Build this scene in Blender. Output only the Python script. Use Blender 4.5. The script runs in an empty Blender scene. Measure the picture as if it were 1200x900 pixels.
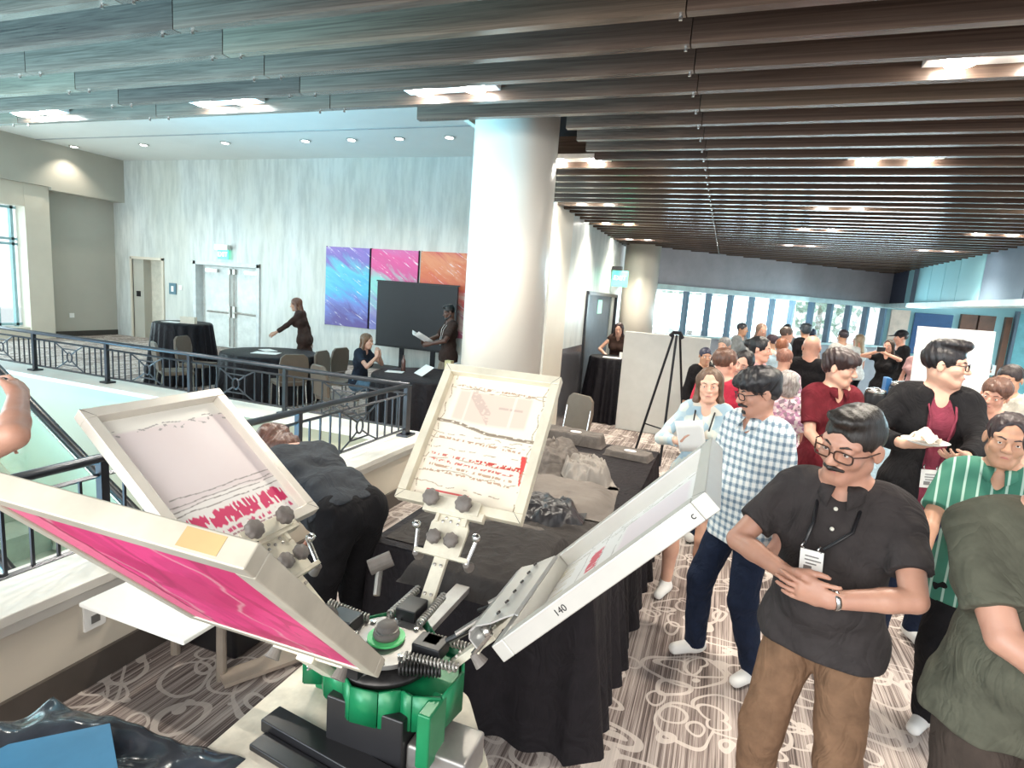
import bpy, math, random
import numpy as np
from mathutils import Vector, Matrix, Euler
random.seed(7)
SC = bpy.context.scene
COL = SC.collection
PI = math.pi

# ------------------------------------------------------------------ camera
cam_d = bpy.data.cameras.new('camera'); cam = bpy.data.objects.new('camera', cam_d); COL.objects.link(cam)
cam_d.sensor_width = 36.0; cam_d.lens = 20.16; cam_d.clip_start = 0.05; cam_d.clip_end = 200
_up = Vector((315, 4250, 672)).normalized(); _x = Vector((1870, -245, 672)).normalized()
_x = (_x - _up * _up.dot(_x)).normalized(); _y = _up.cross(_x)
_m = Matrix((_x, _y, _up)).to_4x4(); _m.translation = (0, 0, 2.0)
cam.matrix_world = _m
SC.camera = cam

# ------------------------------------------------------------------ sky, exposure
SC.view_settings.view_transform = 'Standard'; SC.view_settings.look = 'None'
SC.view_settings.exposure = 0.8; SC.view_settings.gamma = 1.0; SC.view_settings.use_curve_mapping = False
w = bpy.data.worlds.new('world'); SC.world = w; w.use_nodes = True
bg = w.node_tree.nodes['Background']; bg.inputs[0].default_value = (0.9, 0.95, 1.0, 1); bg.inputs[1].default_value = 1.0

def area(name, loc, target, sx, sy, power, col):
    d = bpy.data.lights.new(name, 'AREA'); d.shape = 'RECTANGLE'; d.size = sx; d.size_y = sy; d.energy = power; d.color = col
    o = bpy.data.objects.new(name, d); COL.objects.link(o); o.location = loc
    o.rotation_euler = (Vector(target) - Vector(loc)).to_track_quat('-Z', 'Y').to_euler(); return o
# daylight entering by the glazed sides of the lobby, plus two added fill lamps
area('daylight_left_window', (-16.0, 5.5, 1.9), (-8, 8, 1.6), 6, 3.0, 260, (0.7, 0.94, 1.0))
area('daylight_lobby_glazing', (-7.5, -6.5, 2.3), (-3.5, 4, 2.6), 7, 3.0, 480, (0.78, 0.93, 1.0))
lg = area('added_slat_fill', (-6.5, -1.7, -2.2), (-5.2, 2.4, 3.3), 7, 2.0, 820, (0.26, 0.72, 1.0)); lg.data.spread = math.radians(70)  # unseen cyan lamp added below to brighten the slat faces
area('daylight_far_window', (1.0, 15.2, 1.85), (0.2, 8, 1.2), 6, 0.9, 150, (0.72, 0.93, 1.0))
area('daylight_side_room', (7.6, 13.5, 2.2), (4, 12, 1.4), 4, 2, 150, (0.6, 0.88, 1.0))
area('added_front_fill', (-0.6, -2.2, 3.0), (-0.8, 2.2, 0.6), 5, 1.6, 115, (1.0, 0.93, 0.84))  # unseen warm lamp added behind the camera to brighten the foreground

# ------------------------------------------------------------------ node helper
class G:
    def __init__(s, name):
        s.m = bpy.data.materials.new(name); s.m.use_nodes = True; s.t = s.m.node_tree; s.n = s.t.nodes
        s.b = s.n['Principled BSDF']; s._co = None
    def new(s, typ, **kw):
        n = s.n.new(typ)
        for k, v in kw.items(): setattr(n, k, v)
        return n
    def lk(s, a, b): s.t.links.new(a, b)
    def put(s, inp, v):
        if isinstance(v, bpy.types.NodeSocket): s.lk(v, inp)
        elif isinstance(v, (tuple, list)): inp.default_value = tuple(v) + ((1,) if len(v) == 3 and len(inp.default_value) == 4 else ())
        else: inp.default_value = v
    def co(s, kind='Object'):
        if s._co is None: s._co = s.new('ShaderNodeTexCoord')
        return s._co.outputs[kind]
    def mp(s, vec, scale=(1, 1, 1), rot=(0, 0, 0), loc=(0, 0, 0)):
        n = s.new('ShaderNodeMapping'); s.lk(vec, n.inputs[0]); n.inputs['Scale'].default_value = scale
        n.inputs['Rotation'].default_value = rot; n.inputs['Location'].default_value = loc; return n.outputs[0]
    def noise(s, vec, sc=5, det=3, rough=.5, dist=0, out=0):
        n = s.new('ShaderNodeTexNoise'); s.lk(vec, n.inputs['Vector']); n.inputs['Scale'].default_value = sc
        n.inputs['Detail'].default_value = det; n.inputs['Roughness'].default_value = rough; n.inputs['Distortion'].default_value = dist
        return n.outputs[out]
    def vor(s, vec, sc=5, feature='F1', out='Distance', rnd=1.0):
        n = s.new('ShaderNodeTexVoronoi', feature=feature); s.lk(vec, n.inputs['Vector']); n.inputs['Scale'].default_value = sc
        n.inputs['Randomness'].default_value = rnd; return n.outputs[out]
    def math(s, op, a, b=0.0, c=0.0):
        n = s.new('ShaderNodeMath', operation=op); s.put(n.inputs[0], a); s.put(n.inputs[1], b)
        if len(n.inputs) > 2: s.put(n.inputs[2], c)
        return n.outputs[0]
    def ramp(s, fac, stops, interp='LINEAR'):
        n = s.new('ShaderNodeValToRGB'); n.color_ramp.interpolation = interp; e = n.color_ramp.elements
        while len(e) < len(stops): e.new(0.5)
        for el, (p, c) in zip(e, stops):
            el.position = p; el.color = tuple(c) + ((1,) if len(c) == 3 else ())
        s.put(n.inputs[0], fac); return n.outputs[0]
    def mix(s, fac, a, b):
        n = s.new('ShaderNodeMix', data_type='RGBA'); s.put(n.inputs[0], fac); s.put(n.inputs[6], a); s.put(n.inputs[7], b); return n.outputs[2]
    def xyz(s, vec):
        n = s.new('ShaderNodeSeparateXYZ'); s.lk(vec, n.inputs[0]); return n.outputs
    def bump(s, h, strength=.3, dist=.01):
        n = s.new('ShaderNodeBump'); n.inputs['Strength'].default_value = strength; n.inputs['Distance'].default_value = dist
        s.put(n.inputs['Height'], h); s.lk(n.outputs[0], s.b.inputs['Normal'])
    def done(s, col, rough=.6, metal=0, **kw):
        s.put(s.b.inputs['Base Color'], col); s.put(s.b.inputs['Roughness'], rough); s.put(s.b.inputs['Metallic'], metal)
        for k, v in kw.items(): s.put(s.b.inputs[k], v)
        return s.m

MATS = {}
def mat(name, col, rough=.6, metal=0, var=.12, vs=6, bump=0, bs=80, **kw):
    if name in MATS: return MATS[name]
    g = G(name); a = tuple(max(0, c * (1 - var)) for c in col); b = tuple(min(1, c * (1 + var)) for c in col)
    n = g.noise(g.co(), vs, 4, .6)
    c = g.ramp(n, [(.3, a), (.7, b)])
    if bump: g.bump(g.noise(g.co(), bs, 3), bump, .004)
    MATS[name] = g.done(c, rough, metal, **kw); return MATS[name]
def emis(name, col, power):
    if name in MATS: return MATS[name]
    g = G(name); MATS[name] = g.done(col, .5, 0, **{'Emission Color': col, 'Emission Strength': power}); return MATS[name]

# ------------------------------------------------------------------ mesh builder
class MB:
    def __init__(s): s.v = []; s.f = []; s.mi = []; s.cm = 0
    def add(s, vs, fs):
        o = len(s.v); s.v += [tuple(v) for v in vs]; s.f += [tuple(i + o for i in f) for f in fs]; s.mi += [s.cm] * len(fs); return s
    def box(s, c, d, R=None):
        x, y, z = d[0] / 2, d[1] / 2, d[2] / 2
        vs = [Vector((sx * x, sy * y, sz * z)) for sx in (-1, 1) for sy in (-1, 1) for sz in (-1, 1)]
        if R is not None: vs = [R @ v for v in vs]
        c = Vector(c)
        return s.add([v + c for v in vs], [(0, 1, 3, 2), (4, 6, 7, 5), (0, 4, 5, 1), (2, 3, 7, 6), (0, 2, 6, 4), (1, 5, 7, 3)])
    def span(s, lo, hi):
        return s.box([(a + b) / 2 for a, b in zip(lo, hi)], [abs(b - a) for a, b in zip(lo, hi)])
    def quad(s, *p): return s.add(p, [tuple(range(len(p)))])
    def tube(s, pts, r, n=8, closed=False, flat=1.0, cap=True):
        pts = [Vector(p) for p in pts]; m = len(pts); rs = r if isinstance(r, (list, tuple)) else [r] * m
        t0 = (pts[1] - pts[0]).normalized(); a = t0.orthogonal().normalized() if abs(t0.z) > .95 else t0.cross(Vector((0, 0, 1))).normalized()
        vs = []
        for i, p in enumerate(pts):
            if closed: t = (pts[(i + 1) % m] - pts[i - 1]).normalized()
            else: t = (pts[min(i + 1, m - 1)] - pts[max(i - 1, 0)]).normalized()
            a = (a - t * a.dot(t)).normalized(); b = t.cross(a)
            for k in range(n):
                q = 2 * PI * k / n; vs.append(p + a * math.cos(q) * rs[i] + b * math.sin(q) * rs[i] * flat)
        fs = []
        for i in range(m if closed else m - 1):
            j = (i + 1) % m
            for k in range(n): l = (k + 1) % n; fs.append((i * n + k, i * n + l, j * n + l, j * n + k))
        if not closed and cap: fs += [tuple(range(n))[::-1], tuple((m - 1) * n + k for k in range(n))]
        return s.add(vs, fs)
    def cyl(s, a, b, r, r2=None, n=16): return s.tube([a, b], [r, r if r2 is None else r2], n)
    def lathe(s, prof, c=(0, 0, 0), n=24, R=None, fn=None):
        vs = []; m = len(prof); c = Vector(c)
        for i, (r, z) in enumerate(prof):
            for k in range(n):
                q = 2 * PI * k / n; rr, zz = (r, z) if fn is None else fn(r, z, q)
                v = Vector((rr * math.cos(q), rr * math.sin(q), zz)); vs.append((R @ v if R is not None else v) + c)
        fs = [(i * n + k, i * n + (k + 1) % n, (i + 1) * n + (k + 1) % n, (i + 1) * n + k) for i in range(m - 1) for k in range(n)]
        fs += [tuple(range(n))[::-1], tuple((m - 1) * n + k for k in range(n))]
        return s.add(vs, fs)
    def prism(s, poly, z0, z1, R=None, c=(0, 0, 0)):
        n = len(poly); vs = [Vector((x, y, z0)) for x, y in poly] + [Vector((x, y, z1)) for x, y in poly]; c = Vector(c)
        if R is not None: vs = [R @ v for v in vs]
        return s.add([v + c for v in vs], [tuple(range(n))[::-1], tuple(range(n, 2 * n))] + [(i, (i + 1) % n, n + (i + 1) % n, n + i) for i in range(n)])
    def ball(s, c, r, n=12, sq=(1, 1, 1)):
        m = n // 2; vs = []; c = Vector(c)
        for i in range(m + 1):
            th = PI * i / m
            for k in range(n):
                q = 2 * PI * k / n; vs.append(c + Vector((r * sq[0] * math.sin(th) * math.cos(q), r * sq[1] * math.sin(th) * math.sin(q), r * sq[2] * math.cos(th))))
        return s.add(vs, [(i * n + k, (i + 1) * n + k, (i + 1) * n + (k + 1) % n, i * n + (k + 1) % n) for i in range(m) for k in range(n)])
    def grid(s, fn, nu, nv):
        vs = [fn(i / nu, j / nv) for i in range(nu + 1) for j in range(nv + 1)]
        return s.add(vs, [(i * (nv + 1) + j, (i + 1) * (nv + 1) + j, (i + 1) * (nv + 1) + j + 1, i * (nv + 1) + j + 1) for i in range(nu) for j in range(nv)])

WM = {}   # world matrices of the empties
def _mesh(name, v, f, mats, mi=None, smooth=False, me_in=None):
    me = bpy.data.meshes.new(name)
    if isinstance(v, np.ndarray):
        me.vertices.add(len(v)); me.vertices.foreach_set('co', v.astype(np.float32).ravel())
        me.loops.add(f.size); me.loops.foreach_set('vertex_index', f.astype(np.int32).ravel())
        me.polygons.add(len(f)); k = f.shape[1]
        me.polygons.foreach_set('loop_start', np.arange(0, f.size, k, dtype=np.int32))
        me.update(calc_edges=True)
    else: me.from_pydata(v, [], f); me.update()
    for m in (mats if isinstance(mats, (list, tuple)) else [mats]): me.materials.append(m)
    if mi is not None and any(mi): me.polygons.foreach_set('material_index', mi)
    if smooth: me.polygons.foreach_set('use_smooth', [True] * len(me.polygons))
    return me
def obj(name, mb, mats, parent=None, smooth=False, bevel=0, kind=None, solid=0, keep=False):
    """link a builder's shape, given in world coordinates, as one object (local to its parent when it has one)"""
    if isinstance(mb, MB): v, f, mi = [Vector(p) for p in mb.v], mb.f, mb.mi
    else: v, f, mi = mb[0], mb[1], None
    off = None
    if parent is not None:
        inv = WM[parent.name].inverted()
        if isinstance(v, np.ndarray):
            A = np.array(inv); v = v @ A[:3, :3].T + A[:3, 3]
        else: v = [inv @ p for p in v]
    elif kind != 'structure' and not keep:
        a = v if isinstance(v, np.ndarray) else np.array([tuple(p) for p in v])
        lo, hi = a.min(0), a.max(0); off = np.array([(lo[0] + hi[0]) / 2, (lo[1] + hi[1]) / 2, lo[2]])
        v = a - off
        if not isinstance(mb[1] if isinstance(mb, tuple) else None, np.ndarray): v = [tuple(p) for p in v]
    me = _mesh(name, v, f, mats, mi, smooth)
    o = bpy.data.objects.new(name, me); COL.objects.link(o)
    if off is not None: o.location = off
    WM[o.name] = Matrix.Translation(Vector(off)) if off is not None else (WM[parent.name].copy() if parent is not None else Matrix())
    if parent is not None: o.parent = parent
    if bevel:
        md = o.modifiers.new('bevel', 'BEVEL'); md.width = bevel; md.segments = 2; md.limit_method = 'ANGLE'
        me.polygons.foreach_set('use_smooth', [True] * len(me.polygons))
        md.harden_normals = True
    if solid: md = o.modifiers.new('solid', 'SOLIDIFY'); md.thickness = solid
    if kind: o['kind'] = kind
    return o
def tag(o, label, cat=None, group=None):
    o['label'] = label
    if cat: o['category'] = cat
    if group: o['group'] = group
    return o
def thing(name, label, cat, loc=(0, 0, 0), rz=0, group=None):
    o = bpy.data.objects.new(name, None); COL.objects.link(o); o.location = loc; o.rotation_euler = (0, 0, rz); o.empty_display_size = .1
    WM[o.name] = Matrix.Translation(Vector(loc)) @ Matrix.Rotation(rz, 4, 'Z'); tag(o, label, cat, group); return o
def struct(name, mb, m, parent=None, **k): return obj(name, mb, m, parent, kind='structure', **k)
def dup(root, loc, rz, label, group=None):
    r = root.copy(); COL.objects.link(r); r.location = loc; r.rotation_euler = (0, 0, rz); r['label'] = label
    if group: r['group'] = group
    for ch in list(root.children):
        c = ch.copy(); COL.objects.link(c); c.parent = r
        for g in list(ch.children): d = g.copy(); COL.objects.link(d); d.parent = c
    WM[r.name] = Matrix.Translation(Vector(loc)) @ Matrix.Rotation(rz, 4, 'Z'); return r
def reuse(o, name, loc, parent=None, rot=None, scale=None):
    c = o.copy(); c.name = name; COL.objects.link(c); c.location = loc
    if parent is not None: c.parent = parent
    if rot: c.rotation_euler = rot
    if scale: c.scale = scale
    return c

# ------------------------------------------------------------------ numpy noise
_rng = np.random.RandomState(3); _NT = _rng.rand(64, 64)
def n2(x, y):
    xi = np.floor(x).astype(int); yi = np.floor(y).astype(int); fx = x - xi; fy = y - yi
    fx = fx * fx * (3 - 2 * fx); fy = fy * fy * (3 - 2 * fy); a = _NT[xi % 64, yi % 64]; b = _NT[(xi + 1) % 64, yi % 64]
    c = _NT[xi % 64, (yi + 1) % 64]; d = _NT[(xi + 1) % 64, (yi + 1) % 64]
    return (a * (1 - fx) + b * fx) * (1 - fy) + (c * (1 - fx) + d * fx) * fy
def fbm(x, y, o=4):
    s = 0; a = .5
    for i in range(o): s = s + a * n2(x * 2 ** i + 17 * i, y * 2 ** i + 31 * i); a *= .5
    return s
# ------------------------------------------------------------------ materials
def m_carpet():
    g = G('carpet'); p = g.xyz(g.co()); v = g.co()
    n = g.noise(g.mp(v, (95, .7, 1)), 1.0, 4, .8)
    n2_ = g.noise(g.mp(v, (9, .5, 1)), 1.0, 2)
    st = g.math('ADD', g.math('MULTIPLY', n, .75), g.math('MULTIPLY', n2_, .3))
    base = g.ramp(st, [(.4, (.05, .036, .032)), (.5, (.2, .155, .14)), (.6, (.52, .45, .41))])
    wob = g.new('ShaderNodeVectorMath', operation='MULTIPLY_ADD'); g.lk(g.noise(v, 2.2, 1, .5, 0, 1), wob.inputs[0])
    wob.inputs[1].default_value = (.36, .36, 0); g.lk(v, wob.inputs[2])
    flat = g.mp(wob.outputs[0], (1, 1, 0))
    tot = None
    for sc, r, wd, rot in ((2.9, .36, .026, .3), (4.9, .33, .04, 1.1), (2.0, .42, .018, 2.0)):
        d = g.vor(g.mp(flat, (1, 1.25, 0), (0, 0, rot), (sc, r * 9, 0)), sc, rnd=.9)
        l = g.math('LESS_THAN', g.math('ABSOLUTE', g.math('SUBTRACT', d, r)), wd)
        tot = l if tot is None else g.math('MAXIMUM', tot, l)
    c = g.mix(g.math('MULTIPLY', tot, .75), base, (.64, .57, .52))
    g.bump(g.noise(v, 260, 2), .5, .004)
    return g.done(c, .95)
CARPET = m_carpet()
def m_wall_silk():
    g = G('silk_wallcovering'); v = g.co()
    a = g.noise(g.mp(v, (5, 5, .8)), 1.2, 5, .65); b = g.noise(g.mp(v, (1, 1, .5)), .9, 3)
    c = g.mix(g.ramp(b, [(.35, (0, 0, 0)), (.65, (1, 1, 1))]), g.ramp(a, [(.35, (.5, .52, .48)), (.6, (.62, .63, .58))]), g.ramp(a, [(.35, (.5, .53, .52)), (.6, (.68, .71, .69))]))
    g.bump(a, .15, .01)
    return g.done(c, .38)
SILK = m_wall_silk()
CREAM = mat('cream_wall_paint', (.66, .6, .5), .55, var=.04, vs=1.5)
TAUPE = mat('taupe_wall_paint', (.46, .44, .38), .6, var=.05, vs=1)
WHITEC = mat('white_ceiling_paint', (.72, .72, .68), .8, var=.03, vs=1)
COLPAINT = mat('column_paint', (.68, .63, .55), .3, var=.03, vs=1.2)
BLACKM = mat('black_metal', (.02, .02, .024), .4, .6, .2)
GREYRAIL = mat('bronze_rail_metal', (.06, .065, .075), .32, .7, .2)
PLENUM = mat('dark_plenum', (.02, .02, .022), .9)
def m_slat(name, a, b, rough=.24):
    g = G(name); v = g.co()
    n = g.noise(g.mp(v, (1.2, 6, 22)), 2.0, 5, .6, 1.5); m = g.noise(g.mp(v, (.6, 3, 1)), .8, 2)
    c = g.mix(g.ramp(m, [(.3, (0, 0, 0)), (.7, (1, 1, 1))]), g.ramp(n, [(.3, a), (.7, b)]), g.ramp(n, [(.3, tuple(x * .7 for x in a)), (.7, tuple(x * .8 for x in b))]))
    return g.done(c, rough)
SLATM = [m_slat('walnut_slat', (.075, .048, .036), (.15, .1, .075)), m_slat('walnut_slat_light', (.1, .068, .048), (.19, .13, .092)), m_slat('walnut_slat_dark', (.05, .032, .026), (.105, .068, .052))]
CHROME = mat('brushed_chrome', (.62, .62, .6), .25, 1, .1)
STEEL = mat('dull_steel', (.42, .4, .37), .42, .8, .2, 12)
ALU = mat('aluminium_frame', (.55, .53, .48), .42, .45, .08, 5)
CREAMMETAL = mat('cream_stained_metal', (.7, .66, .54), .45, .25, .14, 14)
KNOB = mat('grey_knob_plastic', (.17, .15, .135), .6, 0, .2, 20)
GREEN = mat('green_powder_coat', (.006, .17, .065), .35, .1, .15, 8)
GREENL = mat('bright_green_ring', (.13, .75, .25), .4)
BLACKP = mat('black_plastic', (.012, .012, .014), .35, 0, .2)
GREYP = mat('grey_metal_plate', (.3, .29, .28), .4, .6, .15, 10)
GREASY = mat('greasy_black_metal', (.04, .038, .038), .35, .6, .4, 30)
def m_cloth(name, c, fold=.0, rough=.9):
    g = G(name); v = g.co(); n = g.noise(v, 14, 4, .6)
    f = g.noise(g.mp(v, (1, 1, .7)), 7, 3, .5, 1.6); m = g.math('ABSOLUTE', g.math('SUBTRACT', f, .5))
    g.bump(m, .55, .05)
    return g.done(g.ramp(n, [(.3, tuple(x * .75 for x in c)), (.7, tuple(min(1, x * 1.15) for x in c))]), rough, 0, **{'Specular IOR Level': .25})
BLACKCLOTH = m_cloth('black_polyester_cloth', (.007, .006, .009), rough=.55)
CHARCOAL = m_cloth('charcoal_cotton', (.045, .04, .038))
GREYCOT = m_cloth('grey_cotton', (.13, .115, .105))
WHITE = mat('white_paper', (.85, .85, .82), .6, var=.03)
GLASS = G('window_glass'); GLASS = GLASS.done((.82, .97, .98), .02, 0, **{'Transmission Weight': 1.0, 'IOR': 1.05, 'Alpha': .25})
CYANW = mat('cyan_lit_panel', (.36, .68, .74), .4, var=.06, vs=1)
BLUEGREY = mat('blue_grey_panel', (.16, .22, .29), .45, var=.12, vs=1.5)
# ------------------------------------------------------------------ the setting
b = MB(); b.span((-2.9, -2.5, -.12), (11, 26, 0)).span((-18, 4.9, -.12), (-2.9, 14, 0)).span((-18, -2.5, -.12), (-13.8, 4.9, 0))
struct('floor', b, CARPET)
struct('floor_lower', MB().span((-14, -2.5, -4.3), (-2.6, 5, -4.2)), mat('pale_lower_floor', (.6, .62, .56), .4))
# hall at the left: back wall with two door recesses
b = MB()
for lo, hi in (((-16.6, 11.6, 0), (-15.72, 11.9, 4.8)), ((-14.52, 11.6, 0), (-13.37, 11.9, 4.8)), ((-11.2, 11.6, 0), (-2.2, 11.9, 4.8)),
               ((-15.72, 11.6, 2.21), (-14.52, 11.9, 4.8)), ((-13.37, 11.6, 2.2), (-11.2, 11.9, 4.8))): b.span(lo, hi)
struct('wall_back', b, SILK)
struct('baseboard_back', MB().span((-14.5, 11.585, 0), (-13.45, 11.6, .12)).span((-11.1, 11.585, 0), (-2.2, 11.6, .12)), mat('dark_baseboard', (.05, .045, .04), .5))
b = MB().span((-16.6, 9.3, 0), (-16.4, 11.6, 4.8)).span((-16.6, 2, 3.3), (-16.4, 9.3, 4.8)).span((-16.6, 2, 0), (-16.4, 9.3, .3)).span((-16.6, -2.5, 0), (-16.4, 2, 4.8))
struct('wall_left', b, TAUPE)
struct('trim_1', MB().span((-16.4, 9.75, 3.68), (-15.95, 11.6, 4.8)).span((-16.4, 2, 3.75), (-15.95, 9.75, 4.8)), TAUPE)
b = MB().span((-16.4, 9.2, 0), (-16.05, 9.75, 3.75)).span((-16.4, 2, 3.2), (-16.05, 9.2, 3.75)).span((-16.4, 2, 0), (-16.1, 9.2, .3))
struct('trim_2', b, CREAM, bevel=.01)
struct('baseboard_left', MB().span((-16.4, 9.76, 0), (-16.38, 11.6, .14)), MATS['dark_baseboard'])
wf = struct('window_1', MB().span((-16.47, 2, .3), (-16.45, 9.2, 3.2)), GLASS)
mc = mat('cyan_grey_mullion', (.3, .48, .52), .4)
for y in (9.1, 8.72, 7.6, 6.5, 5.4, 4.3, 3.2): obj('mullion', MB().span((-16.48, y - .03, .3), (-16.38, y + .03, 3.2)), mc, wf)
for z in (.36, 2.3, 2.42, 3.16): obj('mullion', MB().span((-16.48, 2, z - .03), (-16.38, 9.2, z + .03)), mc, wf)
struct('ceiling', MB().span((-16.6, 3.72, 4.8), (-2.0, 11.9, 4.9)), WHITEC)
struct('trim_3', MB().span((-16.4, 9.45, 4.785), (-2.3, 9.49, 4.8)), mat('ceiling_joint', (.35, .36, .36), .8))
# service door and double door
d1 = struct('door_1', MB().span((-15.72, 11.84, 0), (-14.52, 11.88, 2.21)), mat('cream_door', (.6, .56, .47), .5))
obj('door_frame', MB().span((-14.57, 11.56, 0), (-14.5, 11.86, 2.24)).span((-15.76, 11.56, 2.18), (-14.5, 11.86, 2.25)).span((-15.78, 11.56, 0), (-15.72, 11.86, 2.24)), CREAM, d1)
obj('door_side_panel', MB().span((-15.72, 11.62, 0), (-15.32, 11.84, 2.18)), TAUPE, d1)
obj('door_plate', MB().span((-15.6, 11.605, 1.15), (-15.45, 11.62, 1.3)), BLACKP, d1)
d2 = struct('door_2', MB().span((-13.37, 11.8, 0), (-11.2, 11.84, 2.2)), mat('pale_grey_door', (.66, .69, .66), .4))
fr = mat('door_frame_paint', (.62, .66, .66), .4)
obj('door_frame', MB().span((-13.42, 11.56, 0), (-13.32, 11.84, 2.25)).span((-11.27, 11.56, 0), (-11.17, 11.84, 2.25)).span((-13.42, 11.56, 2.15), (-11.17, 11.84, 2.26)), fr, d2, bevel=.006)
for k, x0 in enumerate((-13.2, -12.21)):
    lf = obj('door_leaf', MB().span((x0, 11.75, .02), (x0 + .97, 11.8, 2.13)), MATS['pale_grey_door'], d2, bevel=.004)
    cx = -12.3 if k == 0 else -12.14
    obj('door_rod', MB().cyl((cx, 11.71, .05), (cx, 11.71, 2.1), .018, n=8), STEEL, lf)
    obj('door_latch', MB().span((cx - .04, 11.68, .82), (cx + .04, 11.75, 1.12)).span((cx - .04, 11.69, 1.95), (cx + .04, 11.75, 2.08)), STEEL, lf)
    xa, xb = (-13.05, cx) if k == 0 else (cx, -11.4)
    obj('push_bar', MB().tube([(xa, 11.69, .94 + .02 * k), (xb, 11.69, .94)], .025, 8), STEEL, lf)
    obj('door_closer', MB().span((x0 + .1 + .35 * k, 11.67, 1.98), (x0 + .5 + .35 * k, 11.74, 2.06)), CHROME, lf)

# right hand wall of the hall seen past the column
b = MB().span((-2.35, 7.2, 0), (-2.2, 9.35, 4.8)).span((-2.35, 9.35, 2.1), (-2.2, 12.9, 4.8)).span((-2.35, 12.0, 0), (-2.2, 12.9, 2.1)).span((-2.35, 7.2, 0), (-2.28, 12.9, 4.8))
struct('wall_right', b, SILK)
struct('trim_4', MB().span((-2.3, 7.18, 0), (-2.185, 8.1, 3.15)), CREAM)
struct('trim_5', MB().span((-2.2, 8.1, 0), (-2.18, 9.3, 1.25)), mat('dark_steel_wainscot', (.16, .16, .175), .22, .5, .3, 2))
d3 = struct('door_3', MB().span((-2.27, 9.4, 0), (-2.22, 12.0, 2.07)), mat('slate_blue_door', (.12, .16, .2), .45))
obj('door_frame', MB().span((-2.28, 9.35, 0), (-2.16, 9.43, 2.12)).span((-2.28, 9.35, 2.07), (-2.16, 12.05, 2.13)).span((-2.28, 11.97, 0), (-2.16, 12.05, 2.12)), GREYRAIL, d3)
obj('door_notice', MB().span((-2.22, 10.4, 1.75), (-2.21, 10.75, 2.0)), emis('green_notice', (.5, .95, .82), .15), d3)
# round columns
b = MB().lathe([(.34, 0), (.34, 5.0)], (-1.76, 4.55, 0), 64); struct('wall_column_near', b, COLPAINT, smooth=False)
bpy.data.objects['wall_column_near'].name = 'trim_6'
b = MB().lathe([(.36, 0), (.36, 3.6)], (-1.78, 12.3, 0), 48); struct('trim_7', b, COLPAINT)
for o in (bpy.data.objects['trim_6'], bpy.data.objects['trim_7']):
    for p in o.data.polygons: p.use_smooth = len(p.vertices) == 4
# low partition in front of the far glazing
struct('wall_partition', MB().span((-1.45, 8.98, 0), (-.18, 9.12, 1.55)), mat('pale_partition', (.56, .56, .53), .6, var=.04), bevel=.008)

# far wall with its strip of windows (runs diagonally away)
FA = Vector((-1.56, 12.39, 0)); FD = Vector((5.35, 4.51, 0)).normalized(); FN = Vector((-FD.y, FD.x, 0))
RF = Matrix((FD, FN, (0, 0, 1))).transposed()
def far(s0, s1, n0, n1, z0, z1, b=None):
    b = b or MB(); return b.box(FA + FD * (s0 + s1) / 2 + FN * (n0 + n1) / 2 + Vector((0, 0, (z0 + z1) / 2)), (s1 - s0, n1 - n0, z1 - z0), RF)
far(-.3, 7.1, 0, .2, 2.42, 3.7, b := MB()); far(-.3, 7.1, 0, .2, 0, 1.38, b); far(-.3, .0, 0, .2, 1.38, 2.42, b)
struct('wall_far', b, mat('grey_textured_wall', (.42, .41, .44), .6, var=.1, vs=3, bump=.3, bs=25))
far(-.1, 7.1, -.08, .22, 2.31, 2.42, b := MB()); struct('trim_8', b, mat('pale_aqua_trim', (.6, .78, .78), .4))
far(-.1, 7.1, -.1, .22, 1.33, 1.38, b := MB()); struct('trim_9', b, MATS['pale_aqua_trim'])
far(-.05, 7.1, .12, .13, 1.38, 2.31, b := MB()); w2 = struct('window_2', b, GLASS)
mul = mat('blue_mullion', (.14, .24, .33), .4)
for k in range(13):
    s = -.2 + .595 * k + .55; s = .36 + .593 * (k - 0) if k else .03
    far(s - .035, s + .035, .0, .14, 1.38, 2.31, b := MB()); obj('mullion', b, mul, w2)

# right side: fascia above the opening, side room beyond
b = MB(); b.span((3.75, 15.6, 2.42), (3.9, 17.0, 3.8)); struct('wall_fascia', b, mat('dark_blue_panel', (.05, .06, .1), .5))
WFx = bpy.data.objects['wall_fascia']
k = 0
for y0, y1, m in ((15.2, 15.58, CYANW), (14.85, 15.18, BLUEGREY), (14.0, 14.83, CYANW), (13.2, 13.98, CYANW), (12.45, 13.18, CYANW), (11.4, 12.43, CYANW), (9.9, 11.38, BLUEGREY), (8.4, 9.88, BLUEGREY), (6.9, 8.38, BLUEGREY), (5.4, 6.88, BLUEGREY)):
    obj('panel', MB().span((3.75, y0, 2.42), (3.88, y1, 3.8)), m, WFx, bevel=.008)
struct('trim_10', MB().span((3.62, 5.2, 2.33), (4.0, 17, 2.42)), MATS['pale_aqua_trim'])
struct('trim_11', MB().span((4.05, 5.2, 2.6), (9, 17, 2.66)), WHITEC)
b = MB().span((3.7, 17.0, 0), (9, 17.2, 2.7)); struct('wall_side_end', b, CYANW)
b = MB().span((8.8, 5, 0), (9, 17, 2.7)); struct('wall_side', b, CYANW)
struct('trim_12', MB().span((3.85, 16.9, 0), (4.25, 17, 2.3)), mat('warm_lit_plaster', (.75, .6, .5), .5))
o = obj('wall_screen', MB().span((4.35, 16.9, 1.25), (5.15, 16.97, 2.26)), mat('deep_blue_screen', (.03, .1, .24), .3), bevel=.01)
o.name = 'wall_display'; tag(o, 'dark blue wall display beyond the urn table', 'display')
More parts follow.
